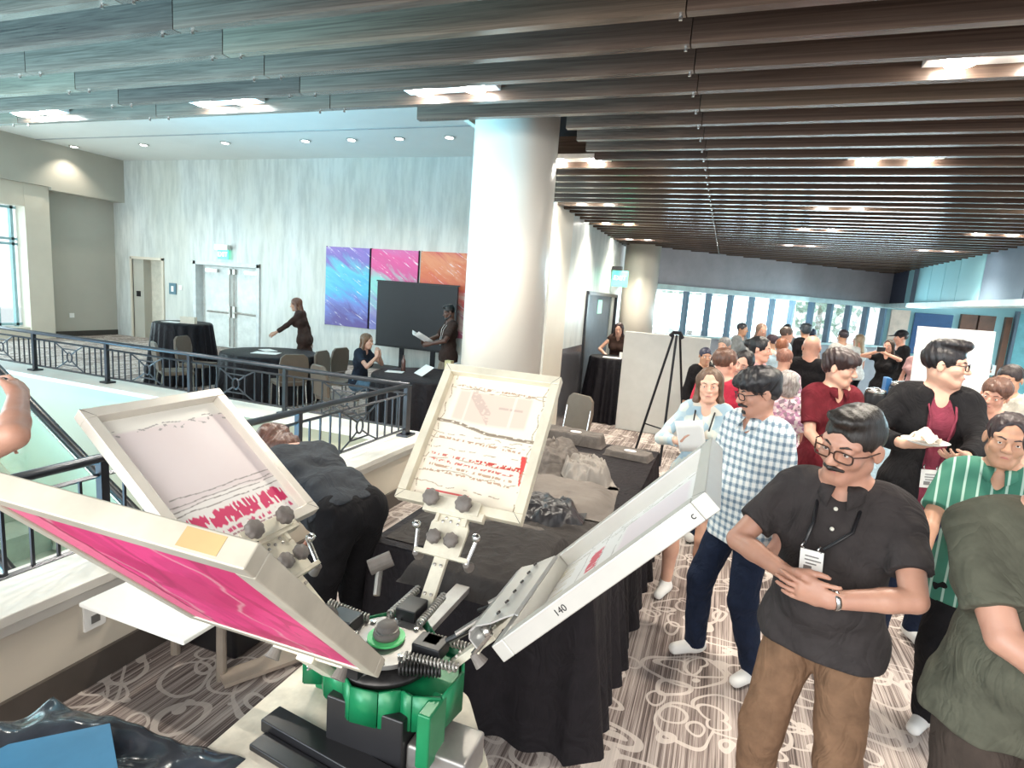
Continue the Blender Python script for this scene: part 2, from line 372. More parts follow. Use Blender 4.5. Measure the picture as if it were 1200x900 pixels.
for x0, x1, n in ((5.3, 5.62, 'trim_15'), (5.66, 5.98, 'trim_16'), (6.18, 6.3, 'trim_17')):
    o = obj(n, MB().span((x0, 16.86, 0), (x1, 16.98, 2.3)), mat('red_brown_wood', (.16, .065, .035), .4, var=.3, vs=3)); o['kind'] = 'structure'
struct('door_4', MB().span((6.42, 16.9, 0), (7.6, 16.97, 2.4)), mat('cyan_glass_door', (.25, .62, .7), .12))
obj('door_notice', MB().span((6.02, 16.84, .9), (6.16, 16.86, 1.15)), WHITE, bpy.data.objects['door_4'])
obj('door_frame', MB().span((6.36, 16.85, 0), (6.42, 16.97, 2.45)), BLUEGREY, bpy.data.objects['door_4'])

# parapet of the stair opening and its walls
b = MB().span((-2.93, -2.5, -4.2), (-2.65, 4.95, .5)); struct('wall_parapet_near', b, CREAM)
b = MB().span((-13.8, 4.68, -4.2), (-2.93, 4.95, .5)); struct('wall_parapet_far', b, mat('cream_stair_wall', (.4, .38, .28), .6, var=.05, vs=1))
capm = mat('white_stone_cap', (.72, .7, .64), .35, var=.08, vs=4)
struct('trim_13', MB().span((-3.0, -2.5, .5), (-2.6, 5.02, .55)).span((-2.96, -2.5, .44), (-2.63, 4.98, .5)), capm, bevel=.006)
struct('trim_14', MB().span((-13.8, 4.62, .5), (-3.0, 5.02, .55)), capm, bevel=.006)
struct('baseboard_parapet', MB().span((-2.65, -2.5, 0), (-2.63, 4.95, .15)), mat('brown_baseboard', (.09, .075, .065), .5))
o = obj('wall_outlet', MB().span((-2.65, 1.66, .28), (-2.635, 1.76, .46)), WHITE, bevel=.003); tag(o, 'white outlet plate on the cream parapet beside the white platen', 'outlet')
for z in (.39, .31): obj('socket', MB().span((-2.637, 1.69, z), (-2.632, 1.73, z + .04)), GREYP, o)

# ------------------------------------------------------------------ slatted ceiling
pl = MB().span((-9.5, -1.2, 3.75), (-2.25, 3.68, 3.8)).span((-2.25, -1.2, 3.75), (3.75, 17.2, 3.8)); ceil = struct('ceiling_slatted', pl, PLENUM)
struct('wall_bulkhead', MB().span((-16.6, 3.66, 3.42), (-2.25, 3.72, 4.8)).span((-2.3, 3.66, 3.42), (-2.25, 7.2, 4.8)), TAUPE)
slat_me = _mesh('slat', *(lambda m: (m.v, m.f))(MB().box((0, 0, 0), (1, .05, .27))), SLATM[0])
slat_mes = []
for m in SLATM:
    me = slat_me.copy(); me.materials.clear(); me.materials.append(m); slat_mes.append(me)
scr = obj('bolt', MB().cyl((0, 0, -.02), (0, 0, 0), .008, n=6), CHROME, ceil)
def slat(x0, x1, y, k):
    o = bpy.data.objects.new('slat', slat_mes[(k * 7 + int(x0 * 3)) % 3 if random.random() < .5 else 0]); COL.objects.link(o); o.parent = ceil
    o.location = ((x0 + x1) / 2, y + .025, 3.285); o.scale = (x1 - x0 - .006, 1, 1); o['kind'] = 'structure'
first = True
for k in range(-6, 49):
    y = 2.53 + .2975 * k
    xl = -9.4
    if y > 3.6: xl = -2.2
    if 3.85 < y < 5.2: xl = -1.2
    xr = 3.72
    if y > 12.5: xl = max(xl, FA.x + FD.x * (y - 12.39) / FD.y + .02)
    if xl > xr - .3: continue
    js = [j for j in (-7.7, -6.0, -4.33, -2.7, -.3) if xl + .2 < j < xr]
    xs = [xl] + js + [xr]
    for a, c in zip(xs, xs[1:]): slat(a, c, y, k)
    for j in js:
        for dx in ((-.1, .1) if j < -1 else (-.02,)):
            o = scr.copy(); COL.objects.link(o); o.location = (j + dx, y + .025, 3.15)
    if xl < -1: pass
b = MB()
for x in (-7.7, -6.0, -4.33, -2.7, -.3): b.span((x - .14, -.8, 3.42), (x - .06, 3.6 if x < -1 else 16, 3.5)); b.span((x + .06, -.8, 3.42), (x + .14, 3.6 if x < -1 else 14, 3.5))
obj('carrier_rail', b, PLENUM, ceil)
scr.location = (-.32, 2.0, 3.15)

lampm = emis('lamp_glow', (1, .96, .88), 60)
def spot(parent, loc, power, ang=120, r=.04, col=(1, .9, .76)):
    d = bpy.data.lights.new('lamp_light', 'SPOT'); d.energy = power; d.spot_size = math.radians(ang); d.spot_blend = .7; d.shadow_soft_size = r; d.color = col
    o = bpy.data.objects.new('lamp_light', d); COL.objects.link(o); o.parent = parent; o.location = loc; return o
rowname = {3.33: 'nearest row', 5.15: 'second row', 7.1: 'third row', 9.05: 'fourth row', 11.0: 'fifth row'}
colname = {-5.6: 'leftmost', -3.55: 'second from left', -1.75: 'beside the near column', 1.03: 'in the middle of the slats', 3.04: 'nearest the blue fascia'}
for y in (3.33, 5.15, 7.1, 9.05, 11.0):
    for x in (-5.6, -3.55, -1.75, 1.03, 3.04):
        if y > 3.5 and x < -2: continue
        if x == -1.75 and y in (5.15,): x = -1.42
        t = thing('twin_downlight', 'white twin downlight between the slats, %s, %s of lamps' % (colname[-1.75 if x == -1.42 else x], rowname[y]), 'downlight', (x, y, 3.16), 0, 'twin downlights in the slatted ceiling')
        obj('housing', MB().span((x - .31, y - .07, 3.2), (x + .31, y + .07, 3.24)), mat('white_trim_plate', (.75, .73, .7), .4), t)
        for s in (-.175, .175):
            l = obj('lamp', MB().lathe([(.06, .03), (.06, 0), (.03, -.004), (.0, -.004)], (x + s, y, 3.18), 16), [lampm], t)
            spot(t, (s, 0, -.02), 62)
for i, x in enumerate((-16.0, -13.2, -10.72, -8.56, -7.43, -6.33, -5.25)):
    t = thing('recessed_downlight', '%s recessed downlight in the white ceiling' % ['leftmost', 'second', 'third', 'fourth', 'fifth', 'sixth', 'rightmost'][i], 'downlight', (x if i else -15.6, 10.1, 4.78), 0, 'recessed downlights in the white ceiling')
    X = x if i else -15.6
    obj('trim_ring', MB().lathe([(.11, .02), (.11, 0), (.08, 0)], (X, 10.1, 4.775), 20), CHROME, t)
    obj('lamp', MB().lathe([(.075, 0), (.07, -.006)], (X, 10.1, 4.775), 16), emis('dim_lamp_glow', (1, .97, .9), 6), t)
    spot(t, (0, 0, -.03), 55, 110)
# hangs over the side room
for x, y in ((4.9, 13), (5.4, 15.5), (6.3, 14)):
    t = thing('side_room_light', 'flat white ceiling light in the side room, %s' % {4.9: 'nearest the slats', 5.4: 'above the wood panels', 6.3: 'furthest right'}[x], 'ceiling light', (x, y, 2.5), 0, 'side room ceiling lights')
    obj('diffuser', MB().lathe([(.22, .06), (.25, .03), (.22, 0)], (x, y, 2.52), 24), emis('diffuser_glow', (.95, 1, 1), 4), t)
    spot(t, (0, 0, -.03), 90, 140, .2, (.85, .97, 1))

# ------------------------------------------------------------------ outside
import_leaf = mat('foliage', (.42, .62, .5), .7, var=.35, vs=9)  # leaf colour lightened to stand for sunlight on the trees
for i, (x, y, r) in enumerate(((-7, 25, 2.0), (-1.5, 27, 2.2), (4, 30, 2.2), (9.5, 32, 2.4), (-21.5, 9, 1.9), (-23.5, 4.5, 1.9))):
    t = thing('tree', ['sunlit tree outside at the left end of the window strip', 'sunlit tree outside left of the window strip centre', 'sunlit tree outside right of the window strip centre', 'sunlit tree outside at the right end of the window strip', 'pale tree outside the tall left window, nearer its right edge', 'pale tree outside the tall left window, further from its edge'][i], 'tree', (x, y, 0), 0, 'trees outside the windows')
    obj('trunk', MB().cyl((x, y, -1), (x, y, 2.5), .15, .1, 8), mat('bark', (.3, .25, .2), .8), t)
    rr = np.random.RandomState(i); n = 240
    P = rr.randn(n, 3); P /= np.linalg.norm(P, axis=1)[:, None]; P *= (rr.rand(n, 1) ** .4) * r; P *= (1, 1, .8)
    P += (x, y, 2.3); a = rr.randn(n, 3) * .13; c = rr.randn(n, 3) * .13
    v = np.stack([P - a, P - c, P + a, P + c], 1).reshape(-1, 3); f = np.arange(4 * n).reshape(n, 4)
    obj('foliage', (v, f), import_leaf, t)['kind'] = 'stuff'
struct('floor_outside', MB().span((-40, 13, -1.2), (30, 60, -1)), mat('outdoor_paving', (.5, .52, .5), .8))
struct('floor_outside_left', MB().span((-60, -20, -1.2), (-17, 13, -1)), MATS['outdoor_paving'])
# ------------------------------------------------------------------ railings
def railing(name, A, B, posts, label, zc=.55):
    A = Vector(A); B = Vector(B); D = (B - A).normalized(); L = (B - A).length
    t = thing(name, label, 'railing', (A.x, A.y, zc))
    P = lambda s, z: A + D * s + Vector((0, 0, z))
    bar = lambda n, s0, s1, z0, z1, wd: obj(n, MB().tube([P(s0, z0), P(s1, z1)], wd, 4 if wd < .02 else 10), GREYRAIL, t)
    obj('top_rail', MB().tube([P(0, 1.05), P(L, 1.05)], .024, 12), GREYRAIL, t, smooth=True)
    bar('upper_rail', 0, L, .965, .965, .012); bar('lower_rail', 0, L, .62, .62, .012)
    for s in posts: obj('post', MB().box(P(s, .8), (.04, .04, .5)).box(P(s, .562), (.12, .12, .02)), GREYRAIL, t)
    seg = list(zip(posts, posts[1:]))
    for a, c in seg:
        w = c - a; m = (a + c) / 2
        nb = 4
        for side in (-1, 1):
            for k in range(nb):
                s = m + side * (.27 + (w / 2 - .27) * k / nb) if k else m + side * .27
                bar('baluster', s, s, .62, .965, .009)
        h = .27; q = .13
        o = MB()
        ring = [P(m + .045 * math.cos(v), .7925 + .06 * math.sin(v)) for v in [2 * PI * i / 20 for i in range(20)]]
        o.tube(ring, .009, 6, closed=True)
        for sx in (-1, 1):
            for sz in (-1, 1): o.tube([P(m + sx * .035, .7925 + sz * .04), P(m + sx * q, .7925 + sz * .1), P(m + sx * h, .7925 + sz * .17)], .008, 6)
            o.tube([P(m + sx * q, .69), P(m + sx * q, .895)], .008, 6)
        o.tube([P(m - q, .895), P(m + q, .895)], .008, 6); o.tube([P(m - q, .69), P(m + q, .69)], .008, 6)
        obj('ornament', o, GREYRAIL, t)
    return t
railing('stair_railing', (-13.8, 4.82, 0), (-2.8, 4.82, 0), [.0, 1.34, 2.7, 4.06, 5.42, 6.78, 8.14, 9.5, 11.0], 'long dark metal railing across the hall on the far side of the stair opening')
railing('stair_railing', (-2.8, 4.78, 0), (-2.8, -1.5, 0), [.0, 1.5, 2.9, 4.3, 5.6], 'dark metal railing on the near white parapet behind the bending woman')

# ------------------------------------------------------------------ escalator in the opening
es = thing('escalator', 'escalator with glass sides and dark handrails going down in the stair opening', 'escalator', (-5.0, 2.6, -4.2))
sl = math.tan(math.radians(30.6))
ZH = lambda x: 1.04 - (x + 5.68) * sl if x > -5.9 else 1.04 + .22 * sl
eg = mat('green_tinted_glass', (.55, .72, .6), .08, 0, .05, 2, **{'Alpha': .55})
for y, nm in ((3.0, 'far'), (2.1, 'near')):
    pts = [(x, y, ZH(x)) for x in (-7.5, -5.9, -5.7, -5.4, -2.98)]
    obj('handrail', MB().tube(pts, .035, 10), BLACKP, es, smooth=True)
    obj('rail_channel', MB().tube([(p[0], p[1], p[2] - .05) for p in pts], .022, 8), CHROME, es)
    b = MB(); q = [(x, ZH(x)) for x in (-7.5, -5.9, -5.4, -2.98)]
    for (xa, za), (xb, zb) in zip(q, q[1:]): b.add([(xa, y, za - .06), (xb, y, zb - .06), (xb, y, zb - .85), (xa, y, za - .85)], [(0, 1, 2, 3)])
    obj('glass_balustrade', b, eg, es, solid=.012)
    b = MB()
    for (xa, za), (xb, zb) in zip(q, q[1:]): b.add([(xa, y - .09, za - .84), (xb, y - .09, zb - .84), (xb, y + .09, zb - .84), (xa, y + .09, za - .84), (xa, y - .09, za - 1.2), (xb, y - .09, zb - 1.2), (xb, y + .09, zb - 1.2), (xa, y + .09, za - 1.2)], [(0, 1, 2, 3), (0, 4, 5, 1), (3, 2, 6, 7), (4, 7, 6, 5)])
    obj('skirt_panel', b, mat('cream_skirt_panel', (.68, .68, .55), .35), es)
st = mat('grey_green_step', (.3, .36, .31), .4, .4)
for k in range(14):
    x = -6.0 + .34 * k; z = ZH(x) - .98
    if x < -3.1: obj('step', MB().span((x, 2.2, z - .2), (x + .36, 2.9, z)).span((x, 2.2, z), (x + .02, 2.9, z + .005)), st, es)

# ------------------------------------------------------------------ signs, art, screen
def solidtext(o, parent, M4):
    me = bpy.data.meshes.new_from_object(o); n = bpy.data.objects.new(o.name.split('.')[0], me); COL.objects.link(n); n.parent = parent; n.matrix_local = M4
    bpy.data.objects.remove(o); WM[n.name] = WM[parent.name]; return n
def text(name, s, loc, rot, size, m, parent, ext=.002):
    c = bpy.data.curves.new(name, 'FONT'); c.body = s; c.size = size; c.extrude = ext; c.align_x = 'CENTER'; c.align_y = 'CENTER'; c.materials.append(m)
    o = bpy.data.objects.new(name, c); COL.objects.link(o); o.parent = parent
    o.matrix_world = Matrix(); inv = WM[parent.name].inverted()
    return solidtext(o, parent, inv @ (Matrix.Translation(Vector(loc)) @ Euler(rot).to_matrix().to_4x4()))
eg2 = emis('exit_green', (.05, .8, .4), 1.2)
t = thing('exit_sign', 'green EXIT sign hanging above the pale double doors', 'exit sign', (-12.3, 11.5, 2.3))
obj('mounting', MB().span((-12.52, 11.44, 2.56), (-12.1, 11.58, 2.68)), CHROME, t)
obj('sign_plate', MB().span((-12.48, 11.5, 2.32), (-12.14, 11.53, 2.56)), emis('exit_plate', (.12, .85, .55), .9), t)
text('lettering', 'EXIT', (-12.31, 11.495, 2.44), (PI / 2, 0, 0), .16, emis('exit_letters', (.75, 1, .85), 1.5), t)
t = thing('exit_sign', 'green EXIT sign on the wall above the slate door', 'exit sign', (-2.1, 11.2, 2.25))
obj('mounting', MB().span((-2.18, 11.2, 2.58), (-2.0, 11.34, 2.66)), BLACKP, t)
obj('sign_plate', MB().span((-2.17, 11.25, 2.28), (-1.87, 11.28, 2.58)), MATS['exit_plate'], t)
text('lettering', 'EXIT', (-2.02, 11.245, 2.44), (PI / 2, 0, 0), .12, MATS['exit_letters'], t)
t = thing('door_sign', 'small dark square sign on the wall between the two left doors', 'sign', (-14.2, 11.58, 1.3))
obj('sign_plate', MB().span((-14.3, 11.57, 1.3), (-14.05, 11.59, 1.6)), mat('sign_blue_grey', (.1, .2, .25), .4), t)
obj('pictogram', MB().span((-14.22, 11.565, 1.37), (-14.13, 11.572, 1.52)), WHITE, t)
for x, z, lb in ((-13.9, 1.5, 'tiny white wall switch beside the dark square sign'), (-6.1, 1.0, 'white outlet plate on the back wall below the black screen'), (-16.39, .95, 'pale outlet plate low on the taupe left wall')):
    b = MB().span((x - .06, 11.585, z - .06), (x + .06, 11.6, z + .06)) if x > -16 else MB().span((-16.39, 10.3, .5), (-16.37, 10.42, .62))
    o = obj('wall_plate', b, WHITE); tag(o, lb, 'wall plate')
def m_art(name, pal, seed):
    g = G(name); v = g.mp(g.co(), (1, 1, 1), (0, -.55, 0), (seed, 0, seed * 2))
    n = g.noise(g.mp(v, (.8, 1, 3.2)), 1.1, 6, .62, .9); m = g.noise(g.mp(v, (1.5, 1, 16)), 1.3, 5, .7, .4)
    z = g.xyz(g.co())[2]
    f = g.math('ADD', g.math('MULTIPLY', z, .42), g.math('MULTIPLY', g.math('SUBTRACT', n, .5), .75))
    c = g.ramp(f, [(i / (len(pal) - 1) * .8 + .05, p) for i, p in enumerate(pal)])
    w = g.ramp(m, [(.6, (0, 0, 0)), (.66, (1, 1, 1))])
    g.bump(m, .4, .01)
    return g.done(g.mix(w, c, (.85, .83, .9)), .4)
art = [((-9.12, -7.9), [(.11, .08, .3), (.16, .22, .6), (.08, .42, .7), (.12, .55, .68), (.2, .16, .5), (.3, .18, .55)], 'tall blue and violet abstract canvas, leftmost of three'),
       ((-7.85, -6.62), [(.2, .2, .5), (.3, .3, .55), (.25, .65, .6), (.62, .1, .3), (.7, .1, .32), (.6, .16, .4)], 'magenta abstract canvas between the blue and the orange ones'),
       ((-6.55, -5.3), [(.4, .1, .15), (.6, .45, .4), (.6, .1, .1), (.65, .17, .08), (.7, .28, .15), (.55, .1, .1)], 'orange red abstract canvas partly behind the near column')]
for i, ((x0, x1), pal, lb) in enumerate(art):
    t = thing('canvas_painting', lb, 'painting', ((x0 + x1) / 2, 11.55, .93))
    obj('painted_canvas', MB().span((x0, 11.54, .93), (x1, 11.59, 2.78)), m_art('abstract_%s' % ('blue', 'magenta', 'orange')[i], pal, i * 1.7), t, bevel=.004)
    obj('edge_frame', MB().span((x0 - .012, 11.56, .92), (x0, 11.6, 2.79)).span((x1, 11.56, .92), (x1 + .012, 11.6, 2.79)), BLACKM, t)
t = thing('display_screen', 'large black flat screen in front of the magenta and orange canvases', 'screen', (-6.5, 11.3, 0))
obj('panel', MB().span((-7.5, 11.3, .62), (-5.48, 11.36, 2.05)), mat('black_screen_glass', (.008, .009, .012), .45), t, bevel=.008)
for z in (.59, 2.05): obj('bezel', MB().span((-7.53, 11.31, z), (-5.45, 11.35, z + .03)), BLACKP, t)
obj('stand', MB().span((-6.9, 11.36, .05), (-6.8, 11.42, 1.5)).span((-6.1, 11.36, .05), (-6.0, 11.42, 1.5)).span((-7.0, 11.1, 0), (-5.9, 11.5, .05)), BLACKM, t)

# ------------------------------------------------------------------ tables under cloths
def draped_round(cx, cy, r, h, lbl, lblc, cat='table', folds=22, amp=.03, flare=.1, seed=0, r0=.0):
    t = thing('round_table', lbl, cat, (cx, cy, 0))
    obj('tabletop', MB().lathe([(r - .02, -.03), (r - .02, -.004)], (cx, cy, h), 32), mat('brown_tabletop', (.2, .13, .08), .5), t)
    obj('pedestal', MB().cyl((cx, cy, .04), (cx, cy, h - .03), .04), BLACKM, t)
    obj('base', MB().lathe([(r * .6, .0), (r * .6, .02), (.05, .06)], (cx, cy, 0), 24), BLACKM, t)
    rs = np.random.RandomState(seed); ph = rs.rand(4) * 6
    def fn(rr, z, q):
        if z > h - .01: return rr, z
        k = (h - z) / h
        wv = math.sin(folds * q + ph[0] + 1.5 * math.sin(3 * q + ph[1])) * amp * (.25 + k) + math.sin(7 * q + ph[2]) * amp * .5 * k
        return rr + wv + flare * k, z + (.012 * math.sin(9 * q + ph[3]) if k > .95 else 0)
    prof = [(.001, h + .003), (r * .6, h + .003), (r - .01, h + .003), (r + .008, h - .006)] + [(r + .012, h - .03 - (h - .05) * i / 10) for i in range(11)]
    v = MB(); v.lathe(prof, (cx, cy, 0), 128, fn=fn); v.f = v.f[:-2]; v.mi = v.mi[:-2]
    c = obj('tablecloth', v, BLACKCLOTH, smooth=True, keep=False); tag(c, lblc, 'tablecloth')
    return t
draped_round(-8.95, 7.5, .45, 1.07, 'tall round cocktail table near the pale double doors', 'black cloth to the floor on the tall table near the double doors', flare=.12)
draped_round(-6.95, 7.45, .74, .75, 'low round table beside the leaning woman near the left doors', 'black cloth on the low round table between two brown chairs', flare=.06)
draped_round(-3.98, 7.25, .72, .75, 'round table where the seated woman listens', 'black cloth on the table between the seated woman and the standing man', flare=.05)
draped_round(-1.70, 9.62, .38, 1.07, 'tall cocktail table in front of the slate door', 'black floor length cloth on the tall table in front of the slate door', flare=.09, folds=16)
def box_cloth(x0, x1, y0, y1, h, m, lb, cat='tablecloth', amp=.02, z0=.0, fl=.05, nu=44):
    # rectangular cloth: a top and a folded skirt around it
    b = MB(); per = []
    def edge(xa, ya, xb, yb, n):
        for i in range(n): per.append((xa + (xb - xa) * i / n, ya + (yb - ya) * i / n, ((yb - ya), -(xb - xa))))
    edge(x0, y0, x1, y0, int((x1 - x0) * nu)); edge(x1, y0, x1, y1, int((y1 - y0) * nu)); edge(x1, y1, x0, y1, int((x1 - x0) * nu)); edge(x0, y1, x0, y0, int((y1 - y0) * nu))
    n = len(per); rows = [h, h - .008, h - .03] + [h - .03 - (h - .03 - z0) * i / 9 for i in range(1, 10)]
    cx, cy = (x0 + x1) / 2, (y0 + y1) / 2
    for j, z in enumerate(rows):
        k = max(0, (h - z) / h)
        for i, (x, y, nn) in enumerate(per):
            l = math.hypot(*nn); nx, ny = nn[0] / l, nn[1] / l; s = i * .023
            wv = (math.sin(s * 31 + 2 * math.sin(s * 4)) * amp + amp) * k * 1.3 + fl * k + (0 if j == 0 else .01) + math.sin(s * 11 + 1) * amp * .8 * k
            b.v.append((x + nx * wv, y + ny * wv, z))
    for j in range(len(rows) - 1):
        for i in range(n): b.f.append((j * n + i, j * n + (i + 1) % n, (j + 1) * n + (i + 1) % n, (j + 1) * n + i)); b.mi.append(0)
    b.f.append(tuple(range(n))); b.mi.append(0)
    c = obj('tablecloth', b, m, smooth=True); tag(c, lb, cat)
    for p in c.data.polygons:
        if len(p.vertices) > 4: p.use_smooth = False
    return c
def rect_table(x0, x1, y0, y1, h, lb, m=None, group=None):
    t = thing('folding_table', lb, 'table', ((x0 + x1) / 2, (y0 + y1) / 2, 0))
    obj('tabletop', MB().span((x0, y0, h - .03), (x1, y1, h - .004)), m or MATS['brown_tabletop'], t, bevel=.005)
    for sx in (x0 + .08, x1 - .08):
        for sy in (y0 + .1, y1 - .1): obj('leg', MB().cyl((sx, sy, 0), (sx, sy, h - .03), .014, n=8), STEEL, t)
    return t
rect_table(-1.48, -.42, 2.3, 4.9, .75, 'long table under a black cloth carrying the heaps of dark shirts')
box_cloth(-1.5, -.4, 2.28, 4.92, .755, m_cloth('dark_plum_black_cloth', (.014, .0115, .014), rough=.75), 'black cloth hanging in folds from the long shirt table', amp=.022)
o = obj('cardboard_sheet', MB().span((-.62, 2.3, .758), (-.385, 2.62, .77)), mat('tan_cardboard', (.45, .37, .3), .8)); tag(o, 'tan cardboard sheet on the near corner of the black shirt table', 'cardboard')
# urn table
rect_table(1.45, 2.55, 6.4, 7.4, .9, 'buffet table under pale blue cloth behind the maroon shirt man')
box_cloth(1.4, 2.6, 6.35, 7.45, .905, m_cloth('pale_blue_cloth', (.45, .62, .72)), 'pale blue cloth on the buffet table with the black urns', amp=.012)
def urn(x, y, r, h, lb, m):
    t = thing('beverage_urn', lb, 'urn', (x, y, .91)); z = .91
    obj('body', MB().lathe([(r * .8, .02), (r, .06), (r, h * .8), (r * .95, h * .86)], (x, y, z), 24), m, t, smooth=True)
    obj('lid', MB().lathe([(r * .97, 0), (r * .9, .03), (r * .3, .05), (.02, .05)], (x, y, z + h * .86), 24), CHROME, t, smooth=True)
    obj('spout', MB().tube([(x, y - r, z + .1), (x, y - r - .05, z + .1), (x, y - r - .05, z + .05)], .012, 8), CHROME, t)
    obj('base', MB().lathe([(r * .9, 0), (r * .8, .02)], (x, y, z), 20), CHROME, t)
urn(1.52, 6.75, .1, .42, 'small black urn with chrome lid at the left end of the blue cloth', BLACKP)
urn(1.8, 6.85, .15, .52, 'tall black urn with white markings in the middle of the buffet', mat('gloss_black_urn', (.02, .025, .04), .15))
urn(2.15, 6.95, .14, .5, 'tall black urn at the right of the buffet beside the white board', MATS['gloss_black_urn'])
o = obj('blue_dispenser', MB().span((1.63, 6.9, .91), (1.68, 7.05, 1.42)), mat('blue_plastic', (.03, .16, .42), .3), bevel=.01); tag(o, 'slim blue dispenser standing between the small and the tall urn', 'dispenser')
for i in range(4):
    x = 1.6 + .12 * i; o = obj('paper_cup', MB().lathe([(.03, 0), (.04, .1), (.037, .1), (.028, .005)], (x, 6.5 + .02 * (i % 2), .91), 16), WHITE, smooth=True)
    tag(o, 'white paper cup on the blue cloth, %s of four' % ['leftmost', 'second', 'third', 'rightmost'][i], 'cup', 'paper cups on the buffet')
t = thing('poster_board', 'large blank white board on an easel behind the man in the black blazer', 'board', (1.85, 5.75, 0))
Rb = Matrix.Rotation(.33, 3, 'Z')
obj('board', MB().box((1.76, 5.62, 1.67), (.62, .012, .62), Rb @ Matrix.Rotation(-.06, 3, 'X')), WHITE, t)
for dx, dy in ((-.3, .02), (.3, .2), (0, .5)): obj('leg', MB().cyl((1.85 + dx, 5.68 + dy, 0), (1.83, 5.72, 1.95), .012, n=8), BLACKM, t)
# easel standing before the partition
t = thing('easel', 'tall black tripod easel standing empty before the pale partition', 'easel', (-.75, 7.4, 0)); T = Vector((-.62, 7.75, 1.62))
obj('leg', MB().tube([(-.93, 7.5, 0), T], .016, 8), BLACKM, t); obj('leg', MB().tube([(-.56, 7.2, 0), T + Vector((.04, 0, 0))], .016, 8), BLACKM, t); obj('leg', MB().tube([(-.35, 8.3, 0), T + Vector((.08, .02, 0))], .016, 8), BLACKM, t)
obj('crossbar', MB().tube([(-.845, 7.57, .44), (-.575, 7.35, .44)], .01, 8), BLACKM, t)
obj('head', MB().tube([T + Vector((-.04, 0, -.02)), T + Vector((0, 0, .03)), T + Vector((.08, 0, .03)), T + Vector((.12, 0, -.04))], .026, 8), BLACKM, t)

# ------------------------------------------------------------------ banquet chairs
def chair(loc, rz, lb, seatm=None):
    t = thing('banquet_chair', lb, 'chair', loc, rz, 'brown banquet chairs in the hall'); M4 = WM[t.name]
    W_ = lambda m: [setattr(m, 'v', [tuple(M4 @ Vector(p)) for p in m.v]), m][1]
    up = mat('taupe_vinyl', (.15, .115, .085), .45, var=.1)
    obj('seat', W_(MB().span((-.21, -.2, .42), (.21, .22, .48))), up, t, bevel=.015)
    b = MB(); n = 16
    out = [(-.2, .5), (-.215, .72), (-.19, .86), (-.13, .91), (.13, .91), (.19, .86), (.215, .72), (.2, .5)]
    b.prism(out, -.02, .02, Matrix.Rotation(PI / 2 + .12, 3, 'X'), (0, -.17, 0)); obj('backrest', W_(b), up, t, bevel=.01)
    obj('hand_grip', W_(MB().tube([(-.06, -.285, .875), (0, -.287, .885), (.06, -.285, .875)], .01, 6)), BLACKM, t)
    for sx in (-.19, .19):
        obj('leg', W_(MB().tube([(sx, .2, .42), (sx * 1.05, .22, 0)], .012, 8)), CHROME, t)
        obj('leg', W_(MB().tube([(sx, -.25, .75), (sx, -.2, .42), (sx * 1.05, -.26, 0)], .012, 8)), CHROME, t)
    return t
c0 = chair((-8.15, 7.1, 0), -1.3, 'brown banquet chair between the tall black table and the low round table')
for x, y, a, lb in ((-6.0, 6.8, 1.0, 'brown banquet chair at the right side of the low round table'), (-6.2, 7.95, 1.5, 'brown banquet chair behind the right side of the low round table'), (-5.55, 7.35, -1.45, 'brown banquet chair behind the seated woman'),
                    (-4.75, 6.3, -.4, 'brown banquet chair seen through the railing in front of the seated woman'), (-3.6, 8.35, 2.9, 'brown banquet chair beside the standing man in brown'), (-1.6, 6.2, 2.6, 'brown chair behind the upright cream screen'), (-7.75, 6.35, -.5, 'brown banquet chair behind the railing at the left of the low table')):
    dup(c0, (x, y, 0), a, lb, 'brown banquet chairs in the hall')

# papers and small things on the far tables
def sheet(cx, cy, z, sx, sy, rz, lb, cat='paper', m=WHITE, name='paper_sheet', tilt=0):
    o = obj(name, MB().box((cx, cy, z + .003), (sx, sy, .004), Matrix.Rotation(rz, 3, 'Z') @ Matrix.Rotation(tilt, 3, 'X')), m); tag(o, lb, cat); return o
sheet(-9.0, 7.35, 1.074, .3, .22, .2, 'white sheet lying on the tall table near the double doors')
o = obj('table_card', MB().box((-8.72, 7.4, 1.13), (.26, .02, .12), Matrix.Rotation(.3, 3, 'Z')).box((-8.71, 7.43, 1.13), (.26, .02, .12), Matrix.Rotation(.3, 3, 'Z')), mat('cream_card', (.7, .64, .52), .6)); tag(o, 'cream card standing on the tall table near the double doors', 'card')
sheet(-6.9, 7.3, .754, .4, .28, .4, 'white papers on the low round table')
sheet(-7.15, 7.6, .754, .3, .2, -.4, 'white sheet at the back of the low round table')
sheet(-3.95, 7.2, .82, .32, .22, -.7, 'white folded menu propped on the seated woman\'s table', tilt=.6)
sheet(-4.4, 7.15, .754, .25, .18, .3, 'white notes in front of the seated woman')
for i, (x, y, lb) in enumerate(((-3.62, 7.3, 'white paper cup on the seated woman\'s table'), (-3.48, 7.5, 'cream cup behind the white one on the same table'))):
    o = obj('paper_cup', MB().lathe([(.035, 0), (.045, .12), (.042, .12), (.03, .005)], (x, y, .754), 16), [WHITE, MATS['cream_card']][i], smooth=True); tag(o, lb, 'cup')
o = obj('plate', MB().lathe([(.04, 0), (.11, .015), (.105, .018), (.03, .006)], (-3.4, 7.2, .754), 24), WHITE, smooth=True); tag(o, 'white plate near the edge of the seated woman\'s table', 'plate')
o = obj('yellow_carton', MB().span((-3.78, 7.5, .754), (-3.68, 7.6, .96)), mat('pale_yellow_card', (.75, .66, .35), .6)); tag(o, 'pale yellow carton standing on the seated woman\'s table', 'carton')
